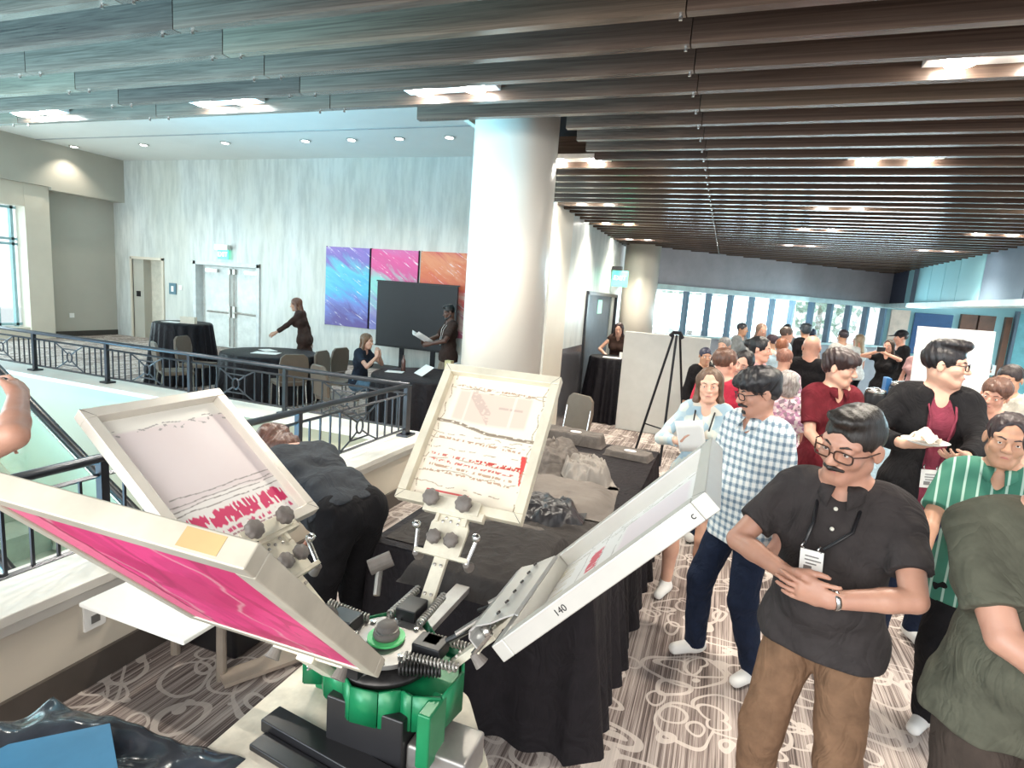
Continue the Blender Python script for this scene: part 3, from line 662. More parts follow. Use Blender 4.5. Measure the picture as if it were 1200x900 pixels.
o = obj('bottle', MB().lathe([(.03, 0), (.032, .15), (.012, .2), (.012, .24)], (-4.35, 7.3, .754), 14), mat('dark_bottle', (.12, .06, .05), .2), smooth=True); tag(o, 'dark bottle beside the seated woman\'s hands', 'bottle')
sheet(-1.68, 9.4, 1.075, .3, .2, .1, 'white leaflets in front of the woman at the slate door table')
o = obj('table_card', MB().box((-1.5, 9.42, 1.13), (.14, .02, .1), Matrix.Rotation(.3, 3, 'Z')), WHITE); tag(o, 'small white stand up card on the slate door table', 'card')
# small table, box and tan prop behind the press
t = thing('side_table', 'small dark table with a tan leg, mostly behind the pink screen', 'table', (-2.3, 2.2, 0))
obj('tabletop', MB().span((-2.55, 1.93, .5), (-2.08, 2.45, .53)), mat('dark_brown_top', (.06, .045, .04), .5), t)
for x, y in ((-2.13, 1.97), (-2.5, 2.02)): obj('leg', MB().cyl((x, y, 0), (x, y, .5), .025, .02, 10), mat('tan_leg', (.33, .28, .23), .5), t)
o = obj('storage_box', MB().span((-2.6, 2.1, 0), (-2.18, 2.75, .3)), BLACKP, bevel=.02); tag(o, 'black plastic box on the carpet under the white platen', 'box')
o = obj('cardboard_strip', MB().box((-1.95, 1.85 + .35, .03), (.12, .6, .02), Matrix.Rotation(-.5, 3, 'Z')), MATS['tan_cardboard']); tag(o, 'tan strip lying on the carpet beside the tan leg', 'cardboard')
# ------------------------------------------------------------------ screen printing press
HC = Vector((-.84, 1.38, 0))
RD = [Vector((0, 1, 0)), Vector((1, 0, 0)), Vector((0, -1, 0)), Vector((-1, 0, 0))]
TD = [Vector((1, 0, 0)), Vector((0, -1, 0)), Vector((-1, 0, 0)), Vector((0, 1, 0))]
UPV = Vector((0, 0, 1))
press = thing('screen_printing_press', 'rotary screen printing press with green hub housing and four raised print heads', 'printing press', (-.84, 1.38, .65))
def sp(k, r, t, z): return HC + RD[k] * r + TD[k] * t + UPV * z
FRM = {}
_Q, _R, _S = Vector((-.577, .571, 1.599)), Vector((-.65, 1.042, 1.1)), Vector((-1.177, .992, 1.13))
_T = (_S - _R).normalized(); _U = (_Q - _R); _U = (_U - _T * _U.dot(_T)).normalized(); _N = _T.cross(_U)
_O = (_R + _S) / 2 + _N * .042
def arm_frame(k, ang, r0, z0):
    if k in FRM: return FRM[k]
    a = math.radians(ang); U = RD[k] * math.cos(a) + UPV * math.sin(a); N = -RD[k] * math.sin(a) + UPV * math.cos(a); T = TD[k]
    R = Matrix((T, U, N)).transposed(); O = HC + RD[k] * r0 + UPV * z0
    return O, R, lambda t, u, n: O + T * t + U * u + N * n
def xf(mb, R, O):
    mb.v = [tuple(R @ Vector(p) + O) for p in mb.v]; return mb
# base: dark column, green housing, hub plate
obj('base_column', MB().span((-.93, 1.22, .66), (-.68, 1.45, .84)), BLACKP, press, bevel=.006)
obj('steel_sleeve', MB().span((-.68, 1.24, .66), (-.5, 1.38, .76)), GREYP, press, bevel=.01)
obj('base_rail', MB().box((-.89, 1.2, .685), (.5, .07, .04), Matrix.Rotation(-.12, 3, 'Z')), BLACKP, press, bevel=.004)
obj('base_rail', MB().box((-.87, 1.13, .672), (.5, .06, .02), Matrix.Rotation(-.12, 3, 'Z')), BLACKP, press, bevel=.004)
def hub_outline(n, r, amp, sx=1, sy=1, ph=0):
    return [((r + amp * max(0, math.cos(4 * q + ph)) ** 2) * math.cos(q) * sx, (r + amp * max(0, math.cos(4 * q + ph)) ** 2) * math.sin(q) * sy) for q in [2 * PI * i / n for i in range(n)]]
b = MB(); out = [(-.27, -.03), (-.25, .07), (-.17, .1), (-.1, .19), (.02, .2), (.1, .13), (.2, .12), (.245, .02), (.24, -.1), (.17, -.13), (.13, -.12), (.08, -.16), (.0, -.17), (-.05, -.13), (-.12, -.12), (-.16, -.08), (-.23, -.08)]
for i in range(len(out)):
    (x0, y0), (x1, y1) = out[i], out[(i + 1) % len(out)]
    c = Vector((-.84, 1.38, 0)); p = [c + Vector((x0, y0, .80 - .02 * (i % 3 == 1))), c + Vector((x1, y1, .80 - .02 * ((i + 1) % 3 == 1))), c + Vector((x1, y1, .905)), c + Vector((x0, y0, .905))]
    b.add(p, [(0, 1, 2, 3)])
obj('green_housing', b, GREEN, press, solid=.008, bevel=.002)
obj('green_deck', MB().prism([(x * .97, y * .97) for x, y in out], .86, .875, None, HC), GREEN, press, bevel=.003)
obj('green_foot', MB().span((-.63, 1.2, .74), (-.59, 1.3, .9)), GREEN, press, bevel=.006)
obj('green_foot', MB().span((-1.13, 1.42, .66), (-1.05, 1.5, .86)), GREEN, press, bevel=.006)
obj('lower_turntable', MB().lathe([(.11, .88), (.15, .89), (.15, .905), (.11, .915)], HC, 40), GREASY, press, smooth=True)
obj('hub_plate', MB().prism(hub_outline(64, .125, .05), .93, .945, None, HC), GREYP, press, bevel=.002)
obj('green_ring', MB().lathe([(.032, .95), (.056, .95), (.056, .957), (.032, .957)], HC, 36), GREENL, press, smooth=False)
obj('centre_knob', MB().lathe([(.038, .957), (.04, .965), (.038, .975), (.03, .977), (.03, .992), (.024, .998), (.0, .998)], HC, 28), KNOB, press, smooth=True)
obj('centre_spring', MB().tube([HC + Vector((.033 * math.cos(q), .033 * math.sin(q), .957 + q * .0012)) for q in [i * .4 for i in range(50)]], .003, 5), STEEL, press)
for k in range(8):
    q = k * PI / 4 + .2; p = HC + Vector((.1 * math.cos(q), .1 * math.sin(q), .945)); obj('bolt', MB().lathe([(.009, 0), (.009, .008), (.0, .009)], p, 6), CHROME, press)
def star_knob(c, N, r, parent, m=None):
    R = Vector(N).to_track_quat('Z', 'Y').to_matrix(); b = MB()
    b.lathe([(.0, 0), (r * .8, .0), (r, .3 * r), (r, .75 * r), (r * .8, r), (.0, r * 1.05)], (0, 0, 0), 40, fn=lambda rr, z, q: (rr * (1 + .07 * math.cos(8 * q)), z)); b.f = b.f[:-2]; b.mi = b.mi[:-2]
    o = obj('knob', xf(b, R, Vector(c)), m or KNOB, parent, smooth=True)
    s = obj('knob_stud', MB().cyl(Vector(c) - Vector(N) * .03, c, .005, n=8), CHROME, parent)
    return o
ANG = {0: 51.5, 1: 47.5, 2: 50, 3: 39}
PIV = {0: (.43, 1.21), 1: (.43, 1.203), 2: (.422, 1.205), 3: (.455, 1.182)}
FRM[2] = (_O, Matrix((_T, _U, _N)).transposed(), lambda t, u, n: _O + _T * t + _U * u + _N * n)
for k in range(4):
    O, R, P = arm_frame(k, ANG[k], *PIV[k])
    # arm block at the hub
    hb = obj('hinge_block', MB().box(sp(k, .15, 0, .965), (.07 if k % 2 == 0 else .09, .09 if k % 2 == 0 else .07, .04)), BLACKP, press, bevel=.004)
    obj('print_arm', xf(MB().box((0, -.25, -.03), (.05, .2, .022)), R, O), CREAMMETAL, press, bevel=.003)
    for u in (-.3, -.2):
        for tt in (-.012, .012): obj('bolt', xf(MB().lathe([(.006, 0), (.006, .006), (0, .007)], (tt, u, -.019), 6), R, O), STEEL, press)
    hd = obj('print_head', xf(MB().prism([(-.07, -.165), (.07, -.165), (.075, -.06), (.055, -.02), (-.055, -.02), (-.075, -.06)], -.02, -.006), R, O), CREAMMETAL, press, bevel=.003)
    for tt in (-.032, .035): star_knob(P(tt, -.115, .012), R.col[2], .026, hd)
    for tt, u in ((-.03, -.05), (.0, -.045), (.03, -.05), (-.02, -.035), (.03, -.032)): obj('bolt', xf(MB().lathe([(.005, 0), (.006, .004), (0, .006)], (tt, u, -.006), 6), R, O), STEEL, hd)
    obj('cross_bar', xf(MB().box((0, -.165, -.018), (.21, .016, .022)), R, O), CREAMMETAL, press, bevel=.002)
    for s in (-1, 1):
        # adjusting rod, foot and spring at each side
        obj('adjusting_rod', MB().tube([P(s * .1, -.175, -.02), P(s * .118, -.08, .0)], .008, 8), CHROME, press)
        obj('rod_end', MB().lathe([(.014, 0), (.016, .01), (.012, .024)], P(s * .118, -.085, 0), 12, R), CHROME, press, smooth=True)
        obj('rubber_foot', MB().cyl(P(s * .1, -.175, -.055), P(s * .1, -.175, -.02), .02, .012, 14), KNOB, press)
        a, c = sp(k, .1, s * .055, .955), P(s * .05, -.29, -.035)
        d = (c - a); L = d.length; d.normalize(); e1 = d.orthogonal().normalized(); e2 = d.cross(e1)
        obj('spring', MB().tube([a + d * L * i / 110 + (e1 * math.cos(i * .8) + e2 * math.sin(i * .8)) * .011 for i in range(111)], .0035, 5), STEEL, press, smooth=True)
        obj('spring_pin', MB().cyl(a, c, .005, n=6), CHROME, press)
    if k != 1:
        cl = obj('frame_clamp', xf(MB().box((0, -.012, -.005), (.24, .03, .03)).box((0, .012, .014), (.2, .05, .006)).box((-.055, -.03, -.01), (.014, .05, .03)).box((.055, -.03, -.01), (.014, .05, .03)), R, O), CREAMMETAL, press, bevel=.002)
        for tt in (-.08, .05): star_knob(P(tt, .015, .04), (R.col[2] - R.col[1] * .2).normalized(), .03, cl)
    else:
        # wide folded aluminium clamp with six screws
        prof = [(-.1, .0), (-.1, .03), (-.085, .045), (-.06, .046), (-.02, .03), (.02, .022), (.05, .014), (.055, .006)]
        b = MB(); x0, x1 = -.17, .175
        for i in range(len(prof) - 1):
            (u0, n0_), (u1, n1_) = prof[i], prof[i + 1]; b.add([(x0, u0, n0_), (x1, u0, n0_), (x1, u1, n1_), (x0, u1, n1_)], [(0, 1, 2, 3)])
        cl = obj('wide_clamp', xf(b, R, O), mat('clean_aluminium', (.66, .67, .66), .3, .6, .05), press, solid=.004); tag(cl, 'wide folded aluminium clamp with six screws')
        for i in range(6): obj('screw', xf(MB().lathe([(.006, .0), (.006, .005), (0, .006)], (-.145 + .058 * i, -.005, .03), 8), R, O), GREASY, cl)
        obj('clamp_channel', xf(MB().box((0, -.02, -.03), (.3, .09, .012)), R, O), STEEL, press)
        for j in range(5): obj('linkage', MB().cyl(sp(1, .16 + .04 * j, .03 * (j % 3) - .03, .95 + .05 * j), sp(1, .3 + .03 * j, .05 * (j % 2) - .06, 1.06 + .04 * j), .009 - .001 * j, n=8), (STEEL, GREASY)[j % 2], press)
# horizontal spring and latch by the right arm, lever at the left
a, c = Vector((-.74, 1.29, .94)), Vector((-.63, 1.33, .94)); d = (c - a).normalized(); e1 = d.orthogonal(); e2 = d.cross(e1)
obj('spring', MB().tube([a + (c - a) * i / 90 + (e1 * math.cos(i * .8) + e2 * math.sin(i * .8)) * .012 for i in range(91)], .004, 5), GREASY, press, smooth=True)
obj('latch', MB().span((-.72, 1.36, .94), (-.66, 1.42, .985)), GREASY, press, bevel=.008)
obj('lever', MB().tube([(-1.02, 1.6, .93), (-1.05, 1.66, 1.0)], .012, 8), STEEL, press)
obj('lever_knob', MB().cyl((-1.08, 1.64, 1.0), (-1.02, 1.69, 1.03), .028, n=16), KNOB, press)
# platens
plm = mat('white_laminate_platen', (.74, .73, .68), .35, 0, .05, 3)
obj('platen', MB().span((-1.915, 1.19, .855), (-1.44, 1.57, .87)), plm, press, bevel=.004)
obj('platen_arm', MB().span((-1.6, 1.35, .83), (-.95, 1.41, .855)), STEEL, press, bevel=.003)
obj('platen', MB().span((-1.04, 1.98, .855), (-.64, 2.45, .87)), plm, press, bevel=.004)
obj('platen_arm', MB().span((-.87, 1.5, .83), (-.81, 2.2, .855)), GREYP, press, bevel=.003)

# cream board the press stands on, on its black stand
t = thing('press_board', 'worn cream board with rounded corners under the printing press', 'board', (-.86, 1.3, 0))
c_ = [Vector(p) for p in ((-1.235, .97), (-.9, .72), (-.47, 1.36), (-.66, 1.62), (-1.25, 1.70))]
pts = []
for i, p in enumerate(c_):
    a, c = (c_[i - 1] - p).normalized(), (c_[(i + 1) % 5] - p).normalized()
    for j in range(5): w_ = j / 4; pts.append(tuple(p + a * .035 * (1 - w_) ** 2 + c * .035 * w_ ** 2))
obj('board', MB().prism(pts, .632, .66), mat('worn_cream_board', (.6, .56, .46), .5, 0, .3, 7), t, bevel=.005)
for x, y in ((-1.1, 1.05), (-.9, .85), (-.58, 1.4), (-1.15, 1.6)): obj('leg', MB().cyl((x, y, 0), (x, y, .632), .02, n=10), BLACKM, t)
obj('shelf', MB().span((-1.1, 1.05, .3), (-.6, 1.5, .33)), BLACKP, t)

# ------------------------------------------------------------------ the four screens
def m_mesh(name, rough=.45):
    g = G(name); a = g.new('ShaderNodeAttribute', attribute_name='ink'); return g.done(a.outputs[0], rough, 0, **{'Specular IOR Level': .35})
MESHM = m_mesh('printed_mesh')
def screen(k, W, L, paint, lb, fm, th=.04, t_off=0, rail=.036):
    O, R, P = arm_frame(k, ANG[k], *PIV[k]); P0 = P(t_off, L / 2, 0)
    t = thing('printing_screen', lb, 'printing screen', tuple(P(t_off, 0, -th)), 0, 'raised printing screens on the press')
    w = W / 2
    for n, lo, hi in (('frame_rail', (-w, .0, -th), (w, rail, 0)), ('frame_rail', (-w, L - rail, -th), (w, L, 0)), ('frame_rail', (-w, rail, -th), (-w + rail, L - rail, 0)), ('frame_rail', (w - rail, rail, -th), (w, L - rail, 0))):
        obj(n, xf(MB().span(lo, hi), R, P(t_off, 0, 0)), fm, t, bevel=.003)
    # mitre joints
    b = MB()
    for sx in (-1, 1):
        for u0, u1 in ((0, rail), (L, L - rail)):
            b.add([(sx * w * .995, u0 + (u1 - u0) * .04, .0006), (sx * w * .995 - sx * .0015, u0, .0006), (sx * (w - rail), u1, .0006), (sx * (w - rail) + sx * .0015, u1, .0006)], [(0, 1, 2, 3)])
    obj('mitre_joint', xf(b, R, P(t_off, 0, 0)), GREASY, t)
    nu, nv = 190, 220; iw, il = W - 2 * rail + .004, L - 2 * rail + .004
    X, Y = np.meshgrid(np.linspace(0, 1, nu + 1), np.linspace(0, 1, nv + 1), indexing='ij')
    col = paint(X, Y)
    v = np.stack([(X - .5) * iw, rail - .002 + Y * il, np.full_like(X, -th + .004)], -1).reshape(-1, 3)
    A = np.array(R); O3 = np.array(P(t_off, 0, 0)); v = v @ A.T + O3
    i = (np.arange(nu)[:, None] * (nv + 1) + np.arange(nv)[None]).ravel()
    f = np.stack([i, i + nv + 1, i + nv + 2, i + 1], 1)
    o = obj('mesh_fabric', (v, f), MESHM, t)
    ca = o.data.color_attributes.new('ink', 'FLOAT_COLOR', 'POINT')
    ca.data.foreach_set('color', np.concatenate([col, np.ones(col.shape[:2] + (1,))], -1).astype(np.float32).ravel())
    return t, O, R, P
def over(c, m, rgb): m = np.clip(m, 0, 1)[..., None]; return c * (1 - m) + np.array(rgb) * m
def sm(a, b, x): t = np.clip((x - a) / (b - a), 0, 1); return t * t * (3 - 2 * t)
def line(Y, y0, w): return 1 - sm(w * .5, w, np.abs(Y - y0))
def ragged(c, X, Y, y0, y1, x0, x1, rgb, gaps=9, seed=0, dens=.45):
    # band of smeared block letters, wrong way up and illegible
    inb = sm(y0, y0 + .01, Y + .02 * (n2(X * 40 + seed, Y * 8) - .5)) * (1 - sm(y1 - .012, y1, Y + .035 * (n2(X * 60 + seed, Y * 5 + 9) - .5))) * sm(x0, x0 + .006, X) * (1 - sm(x1 - .006, x1, X))
    let = (n2(X * 55 + seed * 3, Y * 14 + seed) > dens * .62)
    word = (n2(X * gaps + seed, np.zeros_like(X) + seed * 1.7) > .22)
    return over(c, inb * let * word, rgb)
def text_row(c, X, Y, y0, h, x0, x1, rgb, seed=0, slant=0):
    y = Y + slant * X
    m = (np.abs(y - y0) < h) & (n2(X * 75 + seed, y * 60) > .5) & (X > x0) & (X < x1); return over(c, m * .9, rgb)
def scuffs(c, X, Y, rgb, th=.03, sc=9, seed=0, lo=0, hi=1):
    v = fbm(X * sc + seed, Y * sc * .6 + seed, 4); m = (np.abs(v - .47) < th * .12) * (Y > lo) * (Y < hi); return over(c, m * .55, rgb)
def paint_left(X, Y):
    c = np.ones(X.shape + (3,)) * np.array((.74, .66, .66)); c = over(c, fbm(X * 4, Y * 4) * .5, (.68, .58, .57))
    c = over(c, 1 - sm(.3, .34, Y + .015 * np.sin(X * 9)), (.82, .79, .76)); c = over(c, sm(.88, .91, Y), (.8, .78, .72))
    for y, s in ((.37, 1), (.33, 3), (.3, 5), (.265, 7)): c = over(c, line(Y + .03 * (fbm(X * 6 + s, X * 0 + s) - .5), y, .0045) * (n2(X * 14 + s, Y) > .3), (.3, .27, .25))
    c = ragged(c, X, Y, .115, .235, .1, .97, (.62, .03, .13), 8, 2, .5); c = ragged(c, X, Y, .06, .1, .25, .97, (.6, .06, .17), 16, 6, .8)
    c = text_row(c, X, Y, .045, .006, .1, .9, (.35, .2, .22), 4)
    c = over(c, (np.abs(Y - .87 - .02 * np.sin(X * 30)) < .008) * (n2(X * 45, Y * 40) > .55), (.35, .33, .32))
    c = over(c, (np.abs(Y - .9 - .01 * np.sin(X * 17)) < .004) * (n2(X * 25, Y * 40) > .5), (.35, .33, .32)); return c
def paint_mid(X, Y):
    c = np.ones(X.shape + (3,)) * np.array((.8, .74, .62)); c = over(c, fbm(X * 5, Y * 5) * .4, (.74, .66, .54))
    box = sm(.12, .15, X) * (1 - sm(.84, .87, X)) * sm(.62, .66, Y + .03 * np.sin(X * 3)) * (1 - sm(.86, .89, Y)); c = over(c, box * .8, (.7, .5, .42))
    c = over(c, box * (np.abs(X - .7 - .0 * Y) < .014) * .6, (.8, .72, .62)); c = over(c, box * (np.abs(X - .25) < .012) * .5, (.8, .72, .62))
    g1 = (np.abs((Y - .77) + .9 * (X - .38)) < .055) & (np.abs(X - .38) < .12); c = over(c, g1 * (n2(X * 40, Y * 90) > .35) * .55, (.42, .34, .3))
    c = over(c, (np.abs(Y - .765) < .008) * (np.abs(X - .68) < .12) * (n2(X * 50, Y * 9) > .3) * .6, (.42, .34, .3))
    wv = .58 + .035 * (fbm(X * 4, X * 0) - .5) + .03 * np.sin(X * 5.2 + .8) - .02 * X
    c = over(c, line(Y, wv, .012) * (n2(X * 24, Y * 60) > .25), (.25, .2, .15)); c = over(c, line(Y, wv - .012, .005), (.3, .24, .18))
    for y, s in ((.9, 1), (.885, 2), (.5, 3), (.46, 4), (.38, 7), (.3, 5), (.2, 6), (.1, 8)): c = over(c, line(Y + .05 * (fbm(X * 7 + s, X * 0 + s) - .5), y, .004) * (n2(X * 20 + s, Y * 2) > .42), (.36, .28, .2))
    for y, s in ((.335, 1), (.29, 2), (.25, 3), (.21, 4), (.47, 7), (.92, 9)): c = text_row(c, X, Y, y, .009, .06, .88, (.42, .25, .16) if s > 2 else (.5, .1, .08), s, .03)
    c = over(c, (X > .5) * (X < .93) * (np.abs(Y - .32) < .016) * (n2(X * 90, Y * 70) > .48), (.5, .05, .04))
    tri = (X < .955) & (Y > .2) & (Y < .42) & ((X - .9) > (Y - .42) * -.2); c = over(c, tri * .95, (.62, .04, .04))
    for x0 in (.04, .955): c = over(c, (np.abs(X - x0 - .012 * np.sin(Y * 40)) < .004) * (n2(X * 9, Y * 45) > .4), (.34, .28, .2))
    c = over(c, (np.abs(X - .35) < .2) * (np.abs(Y - .06) < .006), (.6, .1, .1)); return c
def paint_right(X, Y):
    c = np.ones(X.shape + (3,)) * np.array((.78, .77, .74))
    box = sm(.12, .15, X) * (1 - sm(.86, .9, X)) * sm(.45, .49, Y) * (1 - sm(.86, .9, Y)); c = over(c, box, (.74, .66, .68))
    for y, s in ((.44, 1), (.33, 3), (.2, 5)): c = over(c, line(Y + .03 * (fbm(X * 6 + s, X * 0 + s) - .5), y, .004) * (n2(X * 14 + s, Y) > .5), (.4, .38, .36))
    for s in range(5): c = over(c, (np.abs(X - .05 - .015 * s - .02 * np.sin(Y * 9 + s)) < .003) * (n2(X * 5, Y * 24 + s * 7) > .5), (.3, .27, .2))
    c = ragged(c, X, Y, .25, .33, .2, .86, (.62, .08, .12), 7, 3, .4)
    c = over(c, (Y < .12) * (n2(X * 60, Y * 12) > .62), (.6, .55, .42)); c = over(c, ((X - .8) ** 2 + (Y - .36) ** 2 < .0001), (.05, .05, .05)); return c
def paint_pink(X, Y):
    c = np.ones(X.shape + (3,)) * np.array((.5, .03, .13)); n = fbm(X * 2.2 + 3, Y * 3.2, 4)
    c = over(c, sm(.4, .6, n), (.66, .05, .2)); c = over(c, sm(.5, .56, fbm(X * 9, Y * 3 + 4, 3)) * .35, (.33, .01, .08)); c = over(c, (np.abs(fbm(X * 3 + 8, Y * 1.2, 4) - .45) < .035) * .5, (.3, .02, .07)); sw = np.abs(np.sin(X * 5.5 + 3.5 * fbm(X * 1.5, Y * 2.5 + 7)) )
    c = over(c, (1 - sm(.0, .16, sw)) * .55, (.62, .4, .4)); c = over(c, sm(.84, .9, X + .06 * fbm(X * 3, Y * 9)) * .8, (.7, .16, .27))
    c = over(c, (np.abs(X - .85 - .05 * (fbm(X * 2, Y * 14) - .5)) < .012) * .8, (.25, .02, .06)); c = over(c, (n2(X * 120, Y * 120) > .8) * .25, (.35, .02, .09))
    return c
WOODF = mat('stained_cream_frame', (.68, .63, .5), .45, .1, .12, 9)
FRM[2] = (_O, Matrix((_T, _U, _N)).transposed(), lambda t, u, n: _O + _T * t + _U * u + _N * n)
screen(3, .51, .61, paint_left, 'cream screen raised at the left back with smeared pink letters on white mesh', mat('pale_frame', (.68, .64, .57), .4, .25, .07, 6))
screen(0, .51, .61, paint_mid, 'upright cream screen in the middle with tan mesh and small red print', WOODF)
t4, O4, R4, P4 = screen(1, .51, .61, paint_right, 'aluminium screen raised at the right with white mesh, number on its side', mat('silver_frame', (.58, .57, .53), .38, .5, .06, 5), th=.045)
s1, O1, R1, P1 = screen(2, .53, .69, paint_pink, 'large screen nearest the camera showing its bright pink underside', mat('worn_frame', (.5, .46, .38), .45, .3, .16, 7), t_off=0, th=.042)
# pen marks on the side of the right screen
def side_text(s, u, sz, parent):
    inv = WM[parent.name].inverted(); c = bpy.data.curves.new('pen_mark', 'FONT'); c.body = s; c.size = sz; c.extrude = .0004; c.materials.append(BLACKP); c.align_x = 'CENTER'
    o = bpy.data.objects.new('pen_mark', c); COL.objects.link(o); o.parent = parent
    Rm = Matrix((R4.col[1], R4.col[2], R4.col[0])).transposed().to_4x4(); Rm.translation = P4(.2557, u, -.03); solidtext(o, parent, inv @ Rm)
side_text('140', .2, .022, t4); side_text('c', .56, .022, t4)
# tape on the pink screen's frame
obj('tape', xf(MB().box((-.18, .69, -.02), (.07, .0012, .03)), R1, P1(0, 0, 0)), mat('brown_tape', (.42, .3, .14), .4), s1)
# shirt draped over the rear platen, black shirt hanging by the right arm: see shirts

# ------------------------------------------------------------------ shirts
def heap(name, lb, x0, x1, y0, y1, z, h, m, seed, fold=1.0, rot=0, cat='shirt', nu=90, logo=None, droop=0, sharp=.12):
    X, Y = np.meshgrid(np.linspace(-1, 1, nu), np.linspace(-1, 1, nu), indexing='ij')
    pw = 8 if fold < .5 else 3.2; ed = 1 - (np.abs(X) ** pw + np.abs(Y) ** pw) ** (1 / pw) * (1 + (.5 * fold * (fbm(X * 1.6 + seed, Y * 1.6 + 5, 3) - .3) if fold > .5 else 0)); e = sm(0, sharp if fold < .5 else .3, ed) ** (1 if fold < .5 else .6)
    wx = X * 2.2 + 1.3 * fbm(X * 2 + seed, Y * 2 + seed); wy = Y * 2.2 + 1.3 * fbm(X * 2 + 9, Y * 2 + seed * 2)
    rid = 1 - np.abs(2 * fbm(wx * 1.5 + seed, wy * 1.1 + 3, 2) - .75) * 1.7; fine = 1 - np.abs(2 * fbm(wx * 3.4 + wy * 1.5 + seed, wy * 1.3, 1) - .5) * 1.6
    H = e * h * ((1 - .55 * fold) + fold * (.5 * rid + .13 * fine)) - droop * sm(.84, 1.0, np.maximum(np.abs(X), np.abs(Y)))
    ca, sa = math.cos(rot), math.sin(rot); px, py = X * (x1 - x0) / 2, Y * (y1 - y0) / 2
    wob = 1 + .06 * fold * (fbm(X * 2 + seed, Y * 2) - .5)
    v = np.stack([(px * ca - py * sa) * wob + (x0 + x1) / 2, (px * sa + py * ca) * wob + (y0 + y1) / 2, z + H], -1).reshape(-1, 3)
    i = (np.arange(nu - 1)[:, None] * nu + np.arange(nu - 1)[None]).ravel(); f = np.stack([i, i + nu, i + nu + 1, i + 1], 1)
    if logo:
        t = thing(name, lb, cat, ((x0 + x1) / 2, (y0 + y1) / 2, z)); o = obj('cloth', (v, f), m, t, smooth=True)
        lx, ly, r = logo; obj('printed_badge', MB().lathe([(r, 0), (r * .95, .003)], (lx, ly, z + h * .99), 24, None, lambda rr, zz, q: (rr * (1 + .25 * math.cos(2 * q)), zz)), mat('white_print', (.7, .68, .66), .7), t); return t
    o = obj(name, (v, f), m, smooth=True); tag(o, lb, cat); return o
heap('folded_shirt', 'dark grey folded shirt with white print at the far left of the table', -1.45, -.84, 4.68, 4.9, .76, .1, GREYCOT, 3, .25, -.05, logo=(-1.1, 4.76, .04))
heap('folded_shirt', 'grey folded shirt with oval print at the far right corner of the table', -.8, -.42, 4.5, 4.72, .76, .05, GREYCOT, 5, .15, -.15, logo=(-.6, 4.6, .04))
heap('shirt_heap', 'crumpled grey shirt with deep creases in the middle of the table', -1.4, -.88, 3.75, 4.5, .76, .13, GREYCOT, 11, 1.1)
heap('shirt_heap', 'lighter crumpled grey shirt spilling to the right in the middle of the table', -.98, -.62, 3.62, 4.15, .76, .12, mat('light_grey_cotton', (.22, .2, .18), .9, bump=.2, bs=200), 21, 1.1, .4)
heap('flat_shirt', 'taupe shirt lying nearly flat before the crumpled heaps', -1.3, -.5, 3.05, 3.72, .76, .05, mat('taupe_cotton', (.15, .13, .115), .9, bump=.2, bs=200), 31, .6, .1)
heap('shirt_heap', 'shiny black jacket heaped at the near part of the table', -1.1, -.6, 2.75, 3.15, .775, .1, mat('black_nylon', (.02, .019, .022), .38), 41, .9, .1)
heap('flat_shirt', 'charcoal shirt spread under the black jacket at the table front', -1.45, -.48, 2.34, 3.1, .76, .05, CHARCOAL, 51, .7)
heap('folded_shirt', 'grey folded stack tucked beneath the upright screen', -1.06, -.68, 2.3, 2.62, .80, .07, GREYCOT, 61, .35)
heap('draped_shirt', 'charcoal shirt draped over the rear platen of the press', -1.13, -.55, 1.9, 2.56, .882, .03, CHARCOAL, 71, .8, 0, droop=.07)
heap('shirt_heap', 'tan cloth crumpled on the cream board behind the lever', -1.24, -.98, 1.5, 1.68, .66, .06, mat('tan_cotton', (.5, .42, .34), .9), 81, 1.0, .3)
0 and heap('hanging_shirt', 'black shirt hanging from the right arm of the press', -.46, -.3, 1.3, 1.56, .9, .03, m_cloth('grey_black_cotton', (.05, .047, .045)), 91, .6, .2, droop=.08)
# foreground: plastic covered table with blue mat
b = MB()
def fs(u, v):
    x = -1.98 + .86 * u + .1 * v; y = .45 + .64 * v + .08 * u; s = .011 * math.sin(13 * u + 4 * math.sin(5 * v)) + .007 * math.sin(27 * v + 9 * u + 3 * math.sin(6 * u))
    ed = min(u, 1 - u, v, 1 - v); z = .67 + s * 1.1 + .003 * math.sin(50 * u + 30 * v) - (.22 * (1 - ed / .12) ** 2 if ed < .12 else 0)
    return (x, y, z)
b.grid(fs, 90, 70)
o = obj('plastic_sheet', b, mat('black_plastic_sheet', (.035, .04, .05), .16, 0, .3, 9), smooth=True); tag(o, 'shiny black plastic sheet in the lower left corner of the photo', 'plastic sheet')
rect_table(-1.9, -1.25, .55, 1.02, .58, 'low table hidden under the black plastic sheet')
o = obj('blue_board', MB().prism([(-1.72, .5), (-1.3, .55), (-1.22, .84), (-1.5, 1.0), (-1.66, .84)], .695, .71), mat('blue_board', (.04, .17, .3), .45)); tag(o, 'flat blue board lying on the black plastic sheet', 'board')
